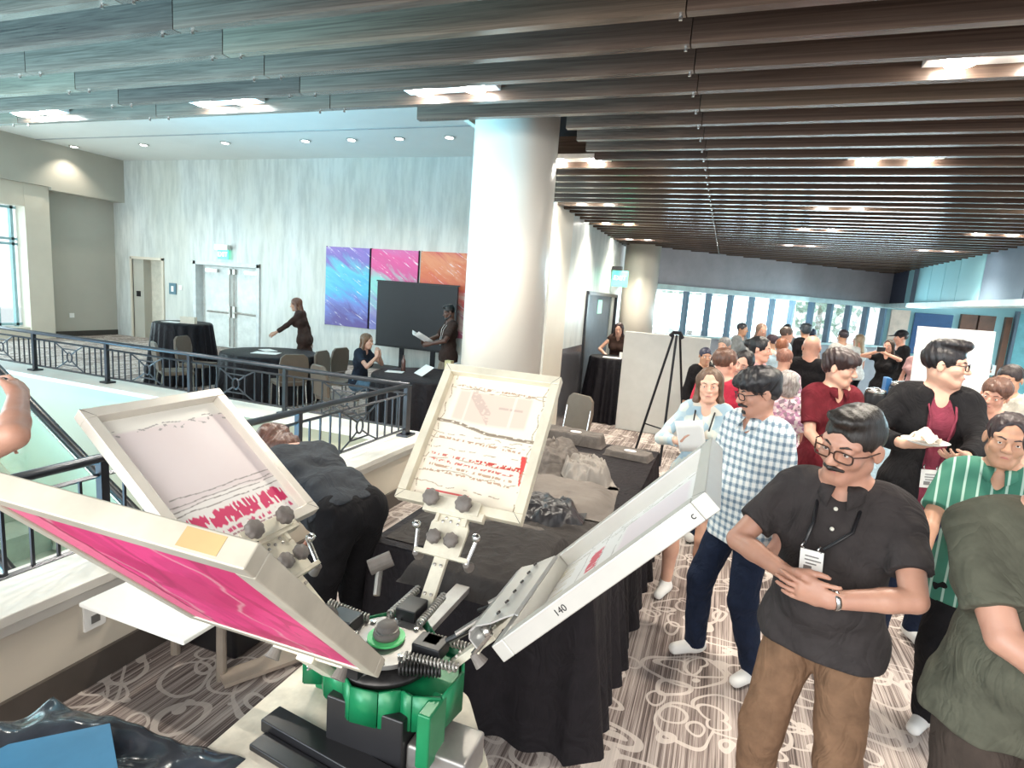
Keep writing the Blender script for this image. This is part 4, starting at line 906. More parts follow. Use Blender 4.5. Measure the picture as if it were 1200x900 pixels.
# ------------------------------------------------------------------ smooth-union bodies (distance field -> surface nets)
def V3(p): return np.array(p, dtype=np.float64)
def cap(a, b, r, r2=None, fl=None, k=.02, op=1, cuts=()):      # tapered capsule, optionally flattened along a direction
    return dict(t='c', a=V3(a), b=V3(b), r=r, r2=r if r2 is None else r2, fl=None if fl is None else (V3(fl[0]) / np.linalg.norm(fl[0]), fl[1]), k=k, op=op, cuts=[(V3(p), V3(n) / np.linalg.norm(n)) for p, n in cuts])
def ell(c, rad, R=None, k=.02, op=1, cuts=()):
    return dict(t='e', a=V3(c), rad=V3(rad), R=np.eye(3) if R is None else np.array(R, dtype=float), k=k, op=op, cuts=[(V3(p), V3(n) / np.linalg.norm(n)) for p, n in cuts])
def tr(ps, R, t):
    R = np.array(R, dtype=float); t = V3(t); out = []
    for p in ps:
        q = dict(p); q['a'] = R @ p['a'] + t
        if p['t'] == 'c':
            q['b'] = R @ p['b'] + t
            if p['fl']: q['fl'] = (R @ p['fl'][0], p['fl'][1])
        else: q['R'] = R @ p['R']
        q['cuts'] = [(R @ c + t, R @ n) for c, n in p['cuts']]; out.append(q)
    return out
def grow(ps, d, **kw):
    out = []
    for p in ps:
        q = dict(p, **kw)
        if p['t'] == 'c': q['r'] = p['r'] + d; q['r2'] = p['r2'] + d
        else: q['rad'] = p['rad'] + d
        out.append(q)
    return out
def ev(p, P):
    if p['t'] == 'c':
        q = P - p['a'].astype(P.dtype); ba = p['b'] - p['a']; s = 1.0
        if p['fl'] is not None:
            n, s = p['fl']; n_ = n.astype(P.dtype); q = q + n_ * ((q @ n_) * (s - 1))[..., None]; ba = ba + n * (ba @ n) * (s - 1)
        ba = ba.astype(P.dtype); l2 = float(ba @ ba) + 1e-12; h = np.clip((q @ ba) / l2, 0, 1)
        d = np.sqrt(((q - h[..., None] * ba) ** 2).sum(-1)) - (p['r'] + (p['r2'] - p['r']) * h); d = d / max(1.0, s ** .6)
    else:
        q = ((P - p['a'].astype(P.dtype)) @ p['R'].astype(P.dtype)) / p['rad'].astype(P.dtype); l = np.sqrt((q ** 2).sum(-1)); d = (l - 1) * float(min(p['rad'])) * (1 + .25 * (max(p['rad']) / min(p['rad']) > 1.5))
    for c, n in p['cuts']: d = np.maximum(d, (P - c.astype(P.dtype)) @ n.astype(P.dtype))
    return d
def polygonize(ps, h, disp=None, scale=1.0):
    ad = [p for p in ps if p['op'] > 0]; los = []; his = []
    for p in ad:
        m = max(p['r'], p['r2']) if p['t'] == 'c' else max(p['rad']); e = [p['a'], p['b']] if p['t'] == 'c' else [p['a']]
        los.append(np.min(e, 0) - m); his.append(np.max(e, 0) + m)
    lo = np.min(los, 0) - 3 * h; hi = np.max(his, 0) + 3 * h; B = 8; bs = B * h; nb = np.ceil((hi - lo) / bs).astype(int)
    I = np.stack(np.meshgrid(*[np.arange(n) for n in nb], indexing='ij'), -1).reshape(-1, 3); ce = lo + (I + .5) * bs; R = bs * .87
    Dc = np.stack([ev(p, ce) for p in ps]); kk = np.array([p['k'] for p in ps]); add = np.array([p['op'] > 0 for p in ps])
    mn = Dc[add].min(0); keep = np.abs(mn) < R + .03
    keep |= (Dc[add].min(0) < R) & (np.abs(Dc[~add]).min(0) < R + .01) if (~add).any() else False
    keep &= mn > -R - .03
    if (~add).any(): keep |= (np.abs(Dc[~add]).min(0) < R) & (mn < R)
    I = I[keep]; Dc = Dc[:, keep]; g = np.arange(B + 1) * h
    G_ = np.stack(np.meshgrid(g, g, g, indexing='ij'), -1); P = ((lo + I * bs)[:, None, None, None, :] + G_).astype(np.float32)
    D = np.full(P.shape[:-1], 9., np.float32); mnk = Dc[add].min(0)
    for i, p in enumerate(ps):
        sub = np.where(Dc[i] < np.maximum(mnk, 0) + 2 * R + p['k'])[0] if p['op'] > 0 else np.where(Dc[i] < R + p['k'])[0]
        if not len(sub): continue
        d = ev(p, P[sub]); o = D[sub]; k = np.float32(max(p['k'], 1e-4))
        if p['op'] > 0: hh = np.maximum(k - np.abs(o - d), 0) / k; D[sub] = np.minimum(o, d) - hh * hh * k * .25
        else: hh = np.maximum(k - np.abs(o + d), 0) / k; D[sub] = np.maximum(o, -d) + hh * hh * k * .25
    if disp is not None: D += disp(P).astype(np.float32)
    S = D < 0; c8 = [(i, j, k) for i in (0, 1) for j in (0, 1) for k in (0, 1)]
    cs = [S[:, i:B + i, j:B + j, k:B + k] for i, j, k in c8]; cnt = sum(c.astype(np.int8) for c in cs); act = (cnt > 0) & (cnt < 8)
    ib, ix, iy, iz = np.where(act); nA = len(ib)
    if not nA: return np.zeros((0, 3)), np.zeros((0, 4), int)
    dv = np.stack([D[ib, ix + i, iy + j, iz + k] for i, j, k in c8], 1); off = np.array(c8, float); acc = np.zeros((nA, 3)); n_ = np.zeros(nA)
    for a in range(8):
        for b in range(a + 1, 8):
            if np.abs(off[a] - off[b]).sum() != 1: continue
            m = (dv[:, a] < 0) != (dv[:, b] < 0); t = dv[:, a] / np.where(m, dv[:, a] - dv[:, b], 1)
            acc += np.where(m[:, None], off[a] + t[:, None] * (off[b] - off[a]), 0); n_ += m
    base = lo + I[ib] * bs + np.stack([ix, iy, iz], 1) * h; vert = base + acc / n_[:, None] * h
    GI = I[ib] * B + np.stack([ix, iy, iz], 1) + 1; M_ = (nb * B + 3).astype(np.int64); key = (GI[:, 0] * M_[1] + GI[:, 1]) * M_[2] + GI[:, 2]
    order = np.argsort(key); sk = key[order]; st = (M_[1] * M_[2], M_[2], 1); quads = []
    for ax, (u, w_) in ((0, (1, 2)), (1, (2, 0)), (2, (0, 1))):
        q = dv[:, {0: 4, 1: 2, 2: 1}[ax]]; s0 = dv[:, 0] < 0; m = s0 != (q < 0); kx = key[m]; r = []
        for kq in (kx - st[u] - st[w_], kx - st[w_], kx, kx - st[u]):
            pos = np.clip(np.searchsorted(sk, kq), 0, nA - 1); r.append(np.where(sk[pos] == kq, order[pos], -1))
        r = np.stack(r, 1); s = s0[m]; r[~s] = r[~s][:, ::-1]; quads.append(r[(r >= 0).all(1)])
    return vert * scale, np.concatenate(quads)
def wrinkle(amp, f=1.0, seed=0):
    def d(P):
        x, y, z = P[..., 0] * f, P[..., 1] * f, P[..., 2] * f
        return amp * (np.sin(21 * x + 13 * z + 2.2 * np.sin(17 * y + seed) + seed) * np.sin(19 * z - 11 * y + 1.7 * np.sin(15 * x + seed * 2)) + .5 * np.sin(47 * x - 31 * z + 2 * np.sin(23 * y)) * np.sin(37 * z + 29 * y + seed))
    return d
def rotm(yaw=0, pitch=0, roll=0):      # yaw to the left, pitch down, roll to the right; degrees
    cy, sy = math.cos(math.radians(yaw)), math.sin(math.radians(yaw)); cp, sp_ = math.cos(math.radians(-pitch)), math.sin(math.radians(-pitch)); cr, sr = math.cos(math.radians(roll)), math.sin(math.radians(roll))
    return np.array([[cy, -sy, 0], [sy, cy, 0], [0, 0, 1]]) @ np.array([[1, 0, 0], [0, cp, -sp_], [0, sp_, cp]]) @ np.array([[cr, 0, sr], [0, 1, 0], [-sr, 0, cr]])

# ------------------------------------------------------------------ figure parts
def head_prims(fem=0, fat=0):
    j = 1 - .1 * fem + .14 * fat
    P = [ell((0, -.012, .035), (.074, .092, .08), k=.01), ell((0, .02, -.035), (.056 * j, .066, .074), k=.03), cap((-.012, .066, -.09), (.012, .066, -.09), .018 + .006 * fat, k=.025),
         cap((.0, .078, .02), (.0, .106, -.022), .0085, .0125, k=.012), ell((.012, .097, -.026), (.009, .011, .008), k=.008), ell((-.012, .097, -.026), (.009, .011, .008), k=.008),
         cap((-.016, .083, -.052), (.016, .083, -.052), .0095, k=.01), cap((-.012, .08, -.064), (.012, .08, -.064), .009, k=.01)]
    for s in (-1, 1):
        P += [cap((s * .012, .076, .028), (s * .046, .062, .03), .012, .012, k=.016), ell((s * .038 * j, .056, -.022), (.024, .024, .024), k=.02), cap((s * .045 * j, -.005, -.055), (s * .02, .058, -.088), .02, .016, k=.03)]
        P += [ell((s * .031, .092, .006), (.017, .014, .011), k=.012, op=-1), ell((s * .031, .07, .007), (.0155, .0145, .0135), k=.004), ell((s * .031, .074, .0135), (.016, .0135, .0075), k=.005), ell((s * .031, .073, -.002), (.014, .0125, .006), k=.005)]
        P += [ell((s * .079, -.008, -.004), (.008, .019, .031), rotm(s * 18), k=.008), ell((s * .0865, -.0, .0), (.005, .009, .017), k=.006, op=-1)]
    return P
def hand_prims(side, h, curl=(.25, .35, .3), spread=.12, thumb=.5, size=1.0):
    # hand frame: y along the fingers, x towards the thumb side for side=+1, -z palm side
    mr = .62 * h; P = [cap((.0, .0, 0), (.0, .03, 0), .027, .03, fl=((0, 0, 1), 1.5), k=.012), cap((.018, .035, 0), (.016, .078, 0), .02, .018, fl=((0, 0, 1), 1.55), k=.012), cap((-.016, .035, 0), (-.018, .074, 0), .02, .017, fl=((0, 0, 1), 1.55), k=.012), cap((0, .03, 0), (0, .08, .002), .022, .018, fl=((0, 0, 1), 1.45), k=.012)]
    for x, l, y0, dg in ((.029, .07, .084, .0), (.01, .078, .088, -.02), (-.009, .073, .085, -.03), (-.027, .057, .078, 0)):
        p = V3((x, y0, 0)); a = curl[0] + dg; sx = x / .03 * spread
        for n, (fr, r) in enumerate(((.42, .0088), (.32, .008), (.26, .0072))):
            d = V3((math.sin(sx) * math.cos(a), math.cos(sx) * math.cos(a), -math.sin(a))); q = p + d * l * fr; P.append(cap(p, q, max(r, mr), max(r - .0008, mr), k=.003)); p = q; a += curl[min(n + 1, 2)]
    P.append(cap((.02, .022, -.006), (.04, .052, -.012), .016, .012, k=.012)); a = thumb
    p = V3((.04, .052, -.012)); d = V3((math.sin(.7 - a), math.cos(.7 - a), -.3)); d /= np.linalg.norm(d); q = p + d * .032; P.append(cap(p, q, max(.0105, mr), max(.0098, mr), k=.006)); d2 = V3((math.sin(.45 - a), math.cos(.45 - a), -.45)); d2 /= np.linalg.norm(d2); P.append(cap(q, q + d2 * .025, max(.0095, mr), max(.008, mr), k=.003))
    if side < 0: P = mirror(P)
    return tr(P, np.eye(3) * size, (0, 0, 0)) if size == 1 else [dict(p, **({'a': p['a'] * size, 'b': p['b'] * size, 'r': p['r'] * size, 'r2': p['r2'] * size} if p['t'] == 'c' else {'a': p['a'] * size, 'rad': p['rad'] * size})) for p in P]
def mirror(P):
    m = V3((-1, 1, 1)); out = []
    for p in P:
        q = dict(p); q['a'] = p['a'] * m
        if p['t'] == 'c':
            q['b'] = p['b'] * m
            if p['fl']: q['fl'] = (p['fl'][0] * m, p['fl'][1])
        out.append(q)
    return out
def ik(S, Hd, l1, l2, pole):
    d = Hd - S; L = np.linalg.norm(d); u = d / L
    if L > (l1 + l2) * .995: Hd = S + u * (l1 + l2) * .995; L = (l1 + l2) * .995
    if L < .1: L = .1
    c = (l1 * l1 + L * L - l2 * l2) / (2 * L); hgt = math.sqrt(max(0, l1 * l1 - c * c)); pl = V3(pole); pl = pl - u * (pl @ u); pl /= np.linalg.norm(pl) + 1e-9
    return S + u * c + pl * hgt, Hd
HAIRM = {}
def m_hair(name, c):
    if name in HAIRM: return HAIRM[name]
    g = G(name); v = g.co(); n = g.noise(g.mp(v, (90, 90, 12)), 1, 4, .7, .5)
    g.bump(n, .6, .006); HAIRM[name] = g.done(g.ramp(n, [(.3, tuple(x * .5 for x in c)), (.7, tuple(min(1, x * 1.5) for x in c))]), .38); return HAIRM[name]
def m_skin(name, c):
    if name in MATS: return MATS[name]
    g = G(name); v = g.co(); n = g.noise(v, 9, 4, .6)
    g.bump(g.noise(v, 220, 3), .12, .002)
    MATS[name] = g.done(g.ramp(n, [(.3, (c[0] * .88, c[1] * .8, c[2] * .8)), (.7, (min(1, c[0] * 1.08), c[1] * 1.05, c[2] * 1.03))]), .45, 0, **{'Subsurface Weight': .08, 'Subsurface Radius': (.02, .008, .004)}); return MATS[name]
SK_TAN = m_skin('tan_skin', (.5, .28, .2)); SK_FAIR = m_skin('fair_skin', (.68, .42, .31)); SK_PINK = m_skin('rosy_skin', (.66, .37, .27)); SK_DARK = m_skin('dark_skin', (.13, .065, .045)); SK_OLIVE = m_skin('olive_skin', (.55, .32, .21))
EYEW = mat('eye_white', (.75, .72, .68), .2, var=.02); EYED = mat('eye_iris', (.03, .017, .012), .15); LIPM = mat('lips', (.5, .19, .16), .45, var=.06)

def person(label, loc, face, height=1.72, skin=SK_FAIR, hair=(.03, .02, .015), style='short', fem=0, fat=0, h=.012, lean=0, twist=0, head=(0, 0, 0), hands=None, poles=None, hdirs=None, palms=None, curl=((.25, .35, .3), (.25, .35, .3)),
           feet=None, legs='pants', legm=None, top='tee', topm=None, jacket=None, hem=.84, sleeve=.55, shoem=None, seated=0, extras=(), head_s=1.0, group='people standing in the crowd', collar=None, neckcut=.07, wr=.0035, loc_z=0, belly=0):
    """face: direction the body faces, degrees anticlockwise from world +X"""
    rz = math.radians(face - 90); s = height / 1.75
    t = thing('person', label, 'person', (loc[0], loc[1], loc_z), rz, group); TW = np.array(WM[t.name]); inv = None
    def put(name, vf, m, parent=None, smooth=True):
        v, f = vf
        if not len(v): return None
        me = _mesh(name, v, f, m, smooth=smooth); o = bpy.data.objects.new(name, me); COL.objects.link(o); o.parent = parent or t; WM[o.name] = WM[t.name]; return o
    def putmb(name, mb, m, parent=None, smooth=True): return put(name, (np.array([tuple(p) for p in mb.v]) * s, mb.f), m, parent, smooth) if all(len(f) == 4 for f in mb.f) and False else _putmb(name, mb, m, parent, smooth)
    def _putmb(name, mb, m, parent, smooth):
        me = _mesh(name, [tuple(Vector(p) * s) for p in mb.v], mb.f, m, mb.mi, smooth); o = bpy.data.objects.new(name, me); COL.objects.link(o); o.parent = parent or t; WM[o.name] = WM[t.name]; return o
    hipz = .93 if not seated else .5
    HZ = V3((0, 0, hipz)); Rl = rotm(0, lean) ; Rt = rotm(twist)
    def up(p, f=1.0):    # upper body point (given upright, hips at .93) -> posed
        p = V3(p) - V3((0, 0, .93)); k = min(1, max(0, p[2] / .22)) * f; R = rotm(twist * k, lean * (.45 + .55 * k)) ; return R @ p + HZ
    Ru = rotm(twist, lean); Rh = Ru @ rotm(head[0], head[1] - lean * .0, head[2])
    w = .94 - .09 * fem + .12 * fat; F = fem
    # torso
    T = [cap(up((-.075, 0, .95)), up((.075, 0, .95)), .105 + .012 * fat + .008 * F, k=.05), cap(up((-.05 * w, .0, 1.1)), up((.05 * w, .0, 1.1)), .1 + .03 * fat - .008 * F, fl=(Ru @ V3((0, 1, 0)), 1.08), k=.06),
         cap(up((-.08 * w, .0, 1.29)), up((.08 * w, .0, 1.29)), .11 + .012 * fat - .008 * F, fl=(Ru @ V3((0, 1, 0)), 1.1), k=.07), cap(up((-.125 * w, -.01, 1.425)), up((.125 * w, -.01, 1.425)), .062 + .006 * fat, k=.06)]
    if fat or belly: T.append(ell(up((0, .055, 1.08)), (.14 + .03 * fat, .1 + .03 * fat + belly, .14), k=.06))
    if fem:
        for q in (-1, 1): T.append(ell(up((q * .07, .09, 1.27)), (.055, .055, .06), k=.03))
    neckb = up((0, -.015, 1.46)); hc = up((0, .02, 1.625)) if not lean else up((0, .02, 1.46)) + Ru @ V3((0, 0, .03)) + Rh @ V3((0, .01, .13))
    headP = tr([dict(p) for p in scale_p(head_prims(fem, fat), head_s)], Rh, hc)
    neck = [cap(neckb, hc + Rh @ V3((0, -.018, -.05)), .056 - .008 * F + .01 * fat, .052 - .007 * F + .006 * fat, k=.03), cap(up((-.09, -.02, 1.44)), up((.09, -.02, 1.44)), .045, k=.06)]
    arms = []; sleeves = []; HP = []; hframes = []; elb = []
    for i, sd in enumerate((-1, 1)):      # left is -x? x is the person's right; i=0 -> left hand
        S = up((sd * (.174 * w + .03 * fat), -.01, 1.415)); tgt = V3(hands[i]) if hands and hands[i] is not None else V3((sd * .27, .05, .82)) + (HZ - V3((0, 0, .93)))
        pole = V3(poles[i]) if poles and poles[i] is not None else V3((sd * .5, -1, -.2)); E, Wr = ik(S, tgt, .285, .25, pole); fw = (Wr - E) / np.linalg.norm(Wr - E); a_ = .044 + .009 * fat - .006 * F
        m_ = S + (E - S) * .45; arms += [cap(S, m_, a_, a_ * .94, k=.03), cap(m_, E, a_ * .94, a_ * .84, k=.006), cap(E, E + (Wr - E) * .35, a_ * .84, a_ * .82, k=.006), cap(E + (Wr - E) * .3, Wr, a_ * .82, .026 + .003 * fat, k=.008)]
        hd = V3(hdirs[i]) if hdirs and hdirs[i] is not None else fw; hd = hd / np.linalg.norm(hd); pn = V3(palms[i]) if palms and palms[i] is not None else V3((-sd, 0, -.2)); zb = -(pn - hd * (pn @ hd)); zb /= np.linalg.norm(zb)
        # x_thumb for side: hand built for +1 with thumb at +x, palm -z ; choose handedness
        yv = hd; zv = zb; xv = np.cross(yv, zv); side = 1 if sd < 0 else -1     # person's left hand (sd=-1): thumb on +x of (x,y,z) frame
        Rm = np.stack([xv, yv, zv], 1); HP += tr(hand_prims(side, h, curl[i]), Rm, Wr); hframes.append((Wr, Rm, E)); elb.append((S, E, Wr))
        ln = sleeve
        if ln <= 1: c = S + (E - S) * ln; dn = (E - S) / np.linalg.norm(E - S); sleeves.append(cap(S, c, a_ + .012 + .004 * fat, a_ + .016 + .008 * fat, k=.045, cuts=[(c, dn)]))
        else:
            c = E + (Wr - E) * (ln - 1); dn = (Wr - E) / np.linalg.norm(Wr - E); sleeves += [cap(S, E, a_ + .013, a_ + .008, k=.045), cap(E, c, a_ + .01, a_ * .8 + .012, k=.02, cuts=[(c, dn)])]
    # legs
    lg = []; shoes = []; fts = feet or [(-.1, .0), (.1, .03)]
    for i, sd in enumerate((-1, 1)):
        Hj = HZ + V3((sd * .085, 0, -.02)); A = V3((fts[i][0], fts[i][1], fts[i][2] if len(fts[i]) > 2 else .075)); K, A = ik(Hj, A, .43, .43, V3((sd * .12, 1, 0))); th = .075 + .014 * fat + .006 * F
        lg.append((Hj, K, A, th)); 
    body = headP + neck + T + arms + HP
    skinlegs = []
    for Hj, K, A, th in lg: skinlegs += [cap(Hj, K, th, th * .72, k=.03), cap(K, K + (A - K) * .35 + V3((0, -.012, 0)), th * .7, th * .74, k=.02), cap(K + (A - K) * .3 + V3((0, -.01, 0)), A, th * .72, .038, k=.02)]
    if legs != 'pants': body = body + skinlegs
    hb = h if h > .008 else h
    bo = put('body', polygonize(body, hb, None, s), skin)
    # lower clothes
    if legs in ('pants', 'shorts'):
        P = grow([T[0]], .012)
        for Hj, K, A, th in lg:
            if legs == 'pants': c = A + V3((0, 0, -.02)); P += [cap(Hj, K, th + .016, th * .8 + .014, k=.03), cap(K, c, th * .8 + .014, .056 + .006 * fat, k=.02, cuts=[(c, (0, 0, -1))])]
            else: c = Hj + (K - Hj) * .6; P += [cap(Hj, c, th + .022, th + .02, k=.03, cuts=[(c, (c - Hj))])]
        put('trousers' if legs == 'pants' else 'shorts', polygonize(P, max(h, .008), wrinkle(wr * .9, 1.1, height * 7), s), legm)
    # shoes
    for i, (Hj, K, A, th) in enumerate(lg):
        fz = A[2] - .075; fa = (-8, 8)[i]; d = rotm(-fa) @ V3((0, 1, 0)); bz = V3((A[0], A[1], fz))
        P = [cap(bz + V3((0, 0, .05)) - d * .03, bz + V3((0, 0, .035)) + d * .13, .045, .036, fl=((0, 0, 1), 1.05), k=.02), cap(bz + V3((0, 0, .05)), bz + V3((0, 0, .1)), .04, .042, k=.03)]
        P = [dict(p, cuts=[(bz, V3((0, 0, -1)))]) for p in P]
        put('shoe', polygonize(P, max(h * .8, .008), None, s), shoem or WHITE)
    # upper clothes
    if top:
        Tt = [p for p in T]; P = grow(Tt, .014)
        low = [cap(HZ + V3((-.07, 0, -.0)), HZ + V3((.07, 0, -.0)), .125 + .018 * fat, k=.05), cap(HZ + V3((-.07, 0, hem - .93)), HZ + V3((.07, 0, hem - .93)), .136 + .018 * fat, k=.05)] if hem < .93 else []
        P = P + low; hp = HZ + V3((0, 0, hem - .93)) if hem < .93 else up((0, 0, hem)); hn = V3((0, 0, -1)) if hem < .93 else -(rotm(0, lean * .6) @ V3((0, 0, 1)))
        P = [dict(p, cuts=list(p['cuts']) + [(hp, hn / np.linalg.norm(hn))]) for p in P]
        P += [cap(up((-.1, -.02, 1.44)), up((.1, -.02, 1.44)), .055 + .008 * fat, k=.05)] + sleeves
        P.append(cap(up((0, -.01, 1.45)), up((0, .03, 1.62)), .046 + .008 * fat, .078, k=.012, op=-1))
        if neckcut: P.append(ell(up((0, .095, 1.46)), (.034, .055, neckcut), k=.01, op=-1))
        if jacket: P2 = grow(P, .0)
        so = put('shirt', polygonize(P, max(h, .007), wrinkle(wr, 1.0, height * 5), s), topm)
        if collar:
            b = MB(); n = 30; nb_ = up((0, -.008, 1.475)); rr = .06 + .009 * fat - .006 * F; pr = []
            for j in range(n + 1):
                q = math.radians(90 + 15 + (360 - 30) * j / n); e = abs(j / n - .5) * 2; pt = max(0, (e - .72) / .28)
                for rad, dz in ((rr, -.005), (rr + .002, .03 - .02 * e), (rr + .016 + .012 * pt, .008 - .03 * pt), (rr + .026 + .024 * pt, -.016 - .045 * pt)):
                    l = V3((math.cos(q) * rad, math.sin(q) * rad * 1.0 + .012, dz)); b.v.append(tuple(nb_ + Ru @ l))
            for j in range(n):
                for k2 in range(3): b.f.append((j * 4 + k2, (j + 1) * 4 + k2, (j + 1) * 4 + k2 + 1, j * 4 + k2 + 1)); b.mi.append(0)
            co = _putmb('collar', b, collar, so, True); md = co.modifiers.new('solid', 'SOLIDIFY'); md.thickness = .004
        if jacket:
            JP = grow([p for p in T], .026) + grow(low, .016); JP = [dict(p, cuts=list(p['cuts']) + [(HZ + V3((0, 0, -.1)), V3((0, 0, -1)))]) for p in JP]
            JP += [cap(up((-.11, -.02, 1.44)), up((.11, -.02, 1.44)), .066, k=.05)]
            for (S, E, Wr) in elb:
                c = E + (Wr - E) * .86; JP += [cap(S, E, .072, .06, k=.045), cap(E, c, .06, .046, k=.02, cuts=[(c, Wr - E)])]
            JP.append(cap(up((0, .14, 1.5)), up((0, .17, .8)), .085, .06, k=.02, op=-1)); JP.append(cap(up((0, -.01, 1.47)), up((0, .03, 1.62)), .065, .085, k=.012, op=-1))
            jo = put('jacket', polygonize(JP, max(h, .008), wrinkle(wr * 1.2, 1.0, 3), s), jacket)
    # face
    hs = head_s; hp_ = lambda p: hc + Rh @ (V3(p) * hs); near = h < .0115
    if h < .02:
        for q in (-1, 1):
            b = MB(); b.ball(hp_((q * .031, .0752, .0055)), .0115 * hs, 12)
            b.cm = 1; g_ = hp_((q * .0305, .083, .0055)); b.ball(g_, .0052 * hs, 8)
            _putmb('eye', b, [EYEW, EYED], None, True)
            put('eyebrow', polygonize(tr(scale_p([cap((q * .014, .0875, .0245), (q * .032, .083, .0305), .0036, .0036, k=.002), cap((q * .032, .083, .0305), (q * .048, .071, .0255), .0036, .002, k=.002)], hs), Rh, hc), max(.003, h * .3), None, s), m_hair('hair_%02x%02x%02x' % tuple(int(c * 255) for c in hair), hair))
        put('lips', polygonize(tr(scale_p([cap((-.021, .0855, -.0575), (0, .0935, -.0555), .003, .0042, k=.003), cap((.021, .0855, -.0575), (0, .0935, -.0555), .003, .0042, k=.003), cap((-.014, .086, -.0615), (.014, .086, -.0615), .0048, k=.003)], hs), Rh, hc), max(.003, h * .3), None, s), LIPM)
    # hair
    hm = m_hair('hair_%02x%02x%02x' % tuple(int(c * 255) for c in hair), hair); hh = max(h * .75, .0055)
    def hd_(amp, f=1): return lambda Pq: amp * (np.sin(160 * f * Pq[..., 0] + 8 * np.sin(18 * Pq[..., 1] + 9 * Pq[..., 2])) * .6 + np.sin(130 * f * Pq[..., 1] + 6 * np.sin(22 * Pq[..., 0] - 11 * Pq[..., 2])) * .6)
    facecut = [ell((0, .098, -.032), (.066, .07, .092), k=.01, op=-1)]
    if style != 'bald':
        cuth = [((0, 0, -.045), (0, .25, -1))]; HPm = [ell((0, -.016, .042), (.083, .1, .085), k=.01, cuts=cuth if style in ('short', 'quiff', 'fade', 'bowl', 'cap', 'curlyshort') else [])]
        if style == 'quiff': HPm += [ell((-.01, .05, .112), (.062, .05, .03), k=.03), ell((.02, .0, .118), (.055, .07, .022), k=.03), ell((-.04, .066, .104), (.024, .024, .02), k=.015)]
        if style == 'fade': HPm = [ell((0, -.014, .04), (.0785, .096, .083), k=.01, cuts=[((0, 0, -.02), (0, .3, -1))]), ell((0, .0, .1), (.056, .078, .028), k=.02), ell((.01, .05, .104), (.046, .036, .02), k=.02)]
        if style == 'bowl': HPm += [ell((0, .0, .07), (.098, .112, .062), k=.03), cap((-.06, .07, .062), (.05, .08, .06), .022, .024, k=.02), ell((0, -.06, .0), (.075, .045, .055), k=.03)]
        if style in ('long', 'hood'):
            for q in (-1, 1): HPm += [cap((q * .066, -.01, .04), (q * .078, -.01, -.1), .026, .024, fl=((1, 0, 0), 1.2), k=.03), cap((q * .078, -.01, -.1), (q * .085, .01, -.22), .026, .02, k=.02)]
            HPm += [cap((0, -.07, .03), (0, -.085, -.2), .055, .05, fl=((0, 1, 0), 1.6), k=.03)]
        if style == 'bun': HPm += [ell((0, -.115, .04), (.04, .04, .04), k=.02), ell((0, -.05, -.03), (.06, .04, .05), k=.03)]
        if style == 'ponytail': HPm += [ell((0, -.1, .03), (.028, .03, .03), k=.02), cap((0, -.115, .02), (0, -.12, -.15), .028, .014, k=.02), ell((0, -.05, -.03), (.06, .04, .05), k=.03)]
        if style == 'curly': HPm = [ell((0, -.016, .042), (.094, .108, .092), k=.01), ell((0, -.05, -.05), (.085, .055, .07), k=.03)] + [ell((q * .08, .0, -.02), (.032, .045, .06), k=.03) for q in (-1, 1)]
        if style == 'curlyshort': HPm = [ell((0, -.012, .055), (.09, .104, .085), k=.01, cuts=[((0, 0, -.02), (0, .25, -1))])]
        amp = {'curly': .006, 'curlyshort': .005, 'fade': .0012, 'bowl': .0035}.get(style, .002)
        if style == 'short' or style == 'fade': facecut = [ell((0, .1, -.03), (.068, .062, .098), k=.006, op=-1)] + [ell((q * .08, .01, -.03), (.02, .03, .035), k=.005, op=-1) for q in (-1, 1)]
        if style in ('long', 'ponytail', 'bun'): facecut = [ell((0, .103, -.012), (.064, .068, .108), k=.008, op=-1), ell((0, .105, .06), (.045, .05, .05), k=.02, op=-1)]
        if style == 'quiff': facecut = [ell((0, .105, -.036), (.068, .06, .1), k=.006, op=-1)] + [ell((q * .08, .01, -.03), (.02, .03, .035), k=.005, op=-1) for q in (-1, 1)]
        if style == 'hood': pass
        put('hair', polygonize(tr(scale_p(HPm + facecut, hs), Rh, hc), hh, hd_(amp * hs, .5 if 'curly' in style else 1), s), hm)
    # extras
    for e in extras:
        if e == 'glasses' or e == 'tortoise_glasses':
            gm = BLACKP if e == 'glasses' else mat('tortoise_shell', (.05, .022, .014), .2, var=.6, vs=60)
            b = MB()
            for q in (-1, 1):
                ring = [tuple(hp_((q * .033 + .026 * math.copysign(abs(math.cos(v)) ** .55, math.cos(v)), .101 - .008 * abs(math.cos(v)) ** 2 * (1 if q * math.cos(v) > 0 else -.2), .003 + .017 * math.copysign(abs(math.sin(v)) ** .55, math.sin(v))))) for v in [2 * PI * i / 28 for i in range(28)]]
                b.tube(ring, .0026 * hs, 6, closed=True); b.tube([tuple(hp_((q * .058, .094, .012))), tuple(hp_((q * .079, .06, .012))), tuple(hp_((q * .082, -.004, .006)))], .0022 * hs, 6)
            b.tube([tuple(hp_((-.009, .102, .006))), tuple(hp_((0, .105, .009))), tuple(hp_((.009, .102, .006)))], .002 * hs, 6); _putmb('glasses', b, gm, None, True)
        elif e == 'moustache' or e == 'goatee':
            P = [cap((-.029, .08, -.052), (0, .101, -.0425), .0055, .0085, k=.006), cap((.029, .08, -.052), (0, .101, -.0425), .0055, .0085, k=.006)]
            if e == 'goatee': P += [cap((-.01, .08, -.085), (.01, .08, -.085), .014, k=.01)]
            put('moustache', polygonize(tr(scale_p(P, hs), Rh, hc), .004, hd_(.001, 1), s), hm)
        elif e == 'beard':
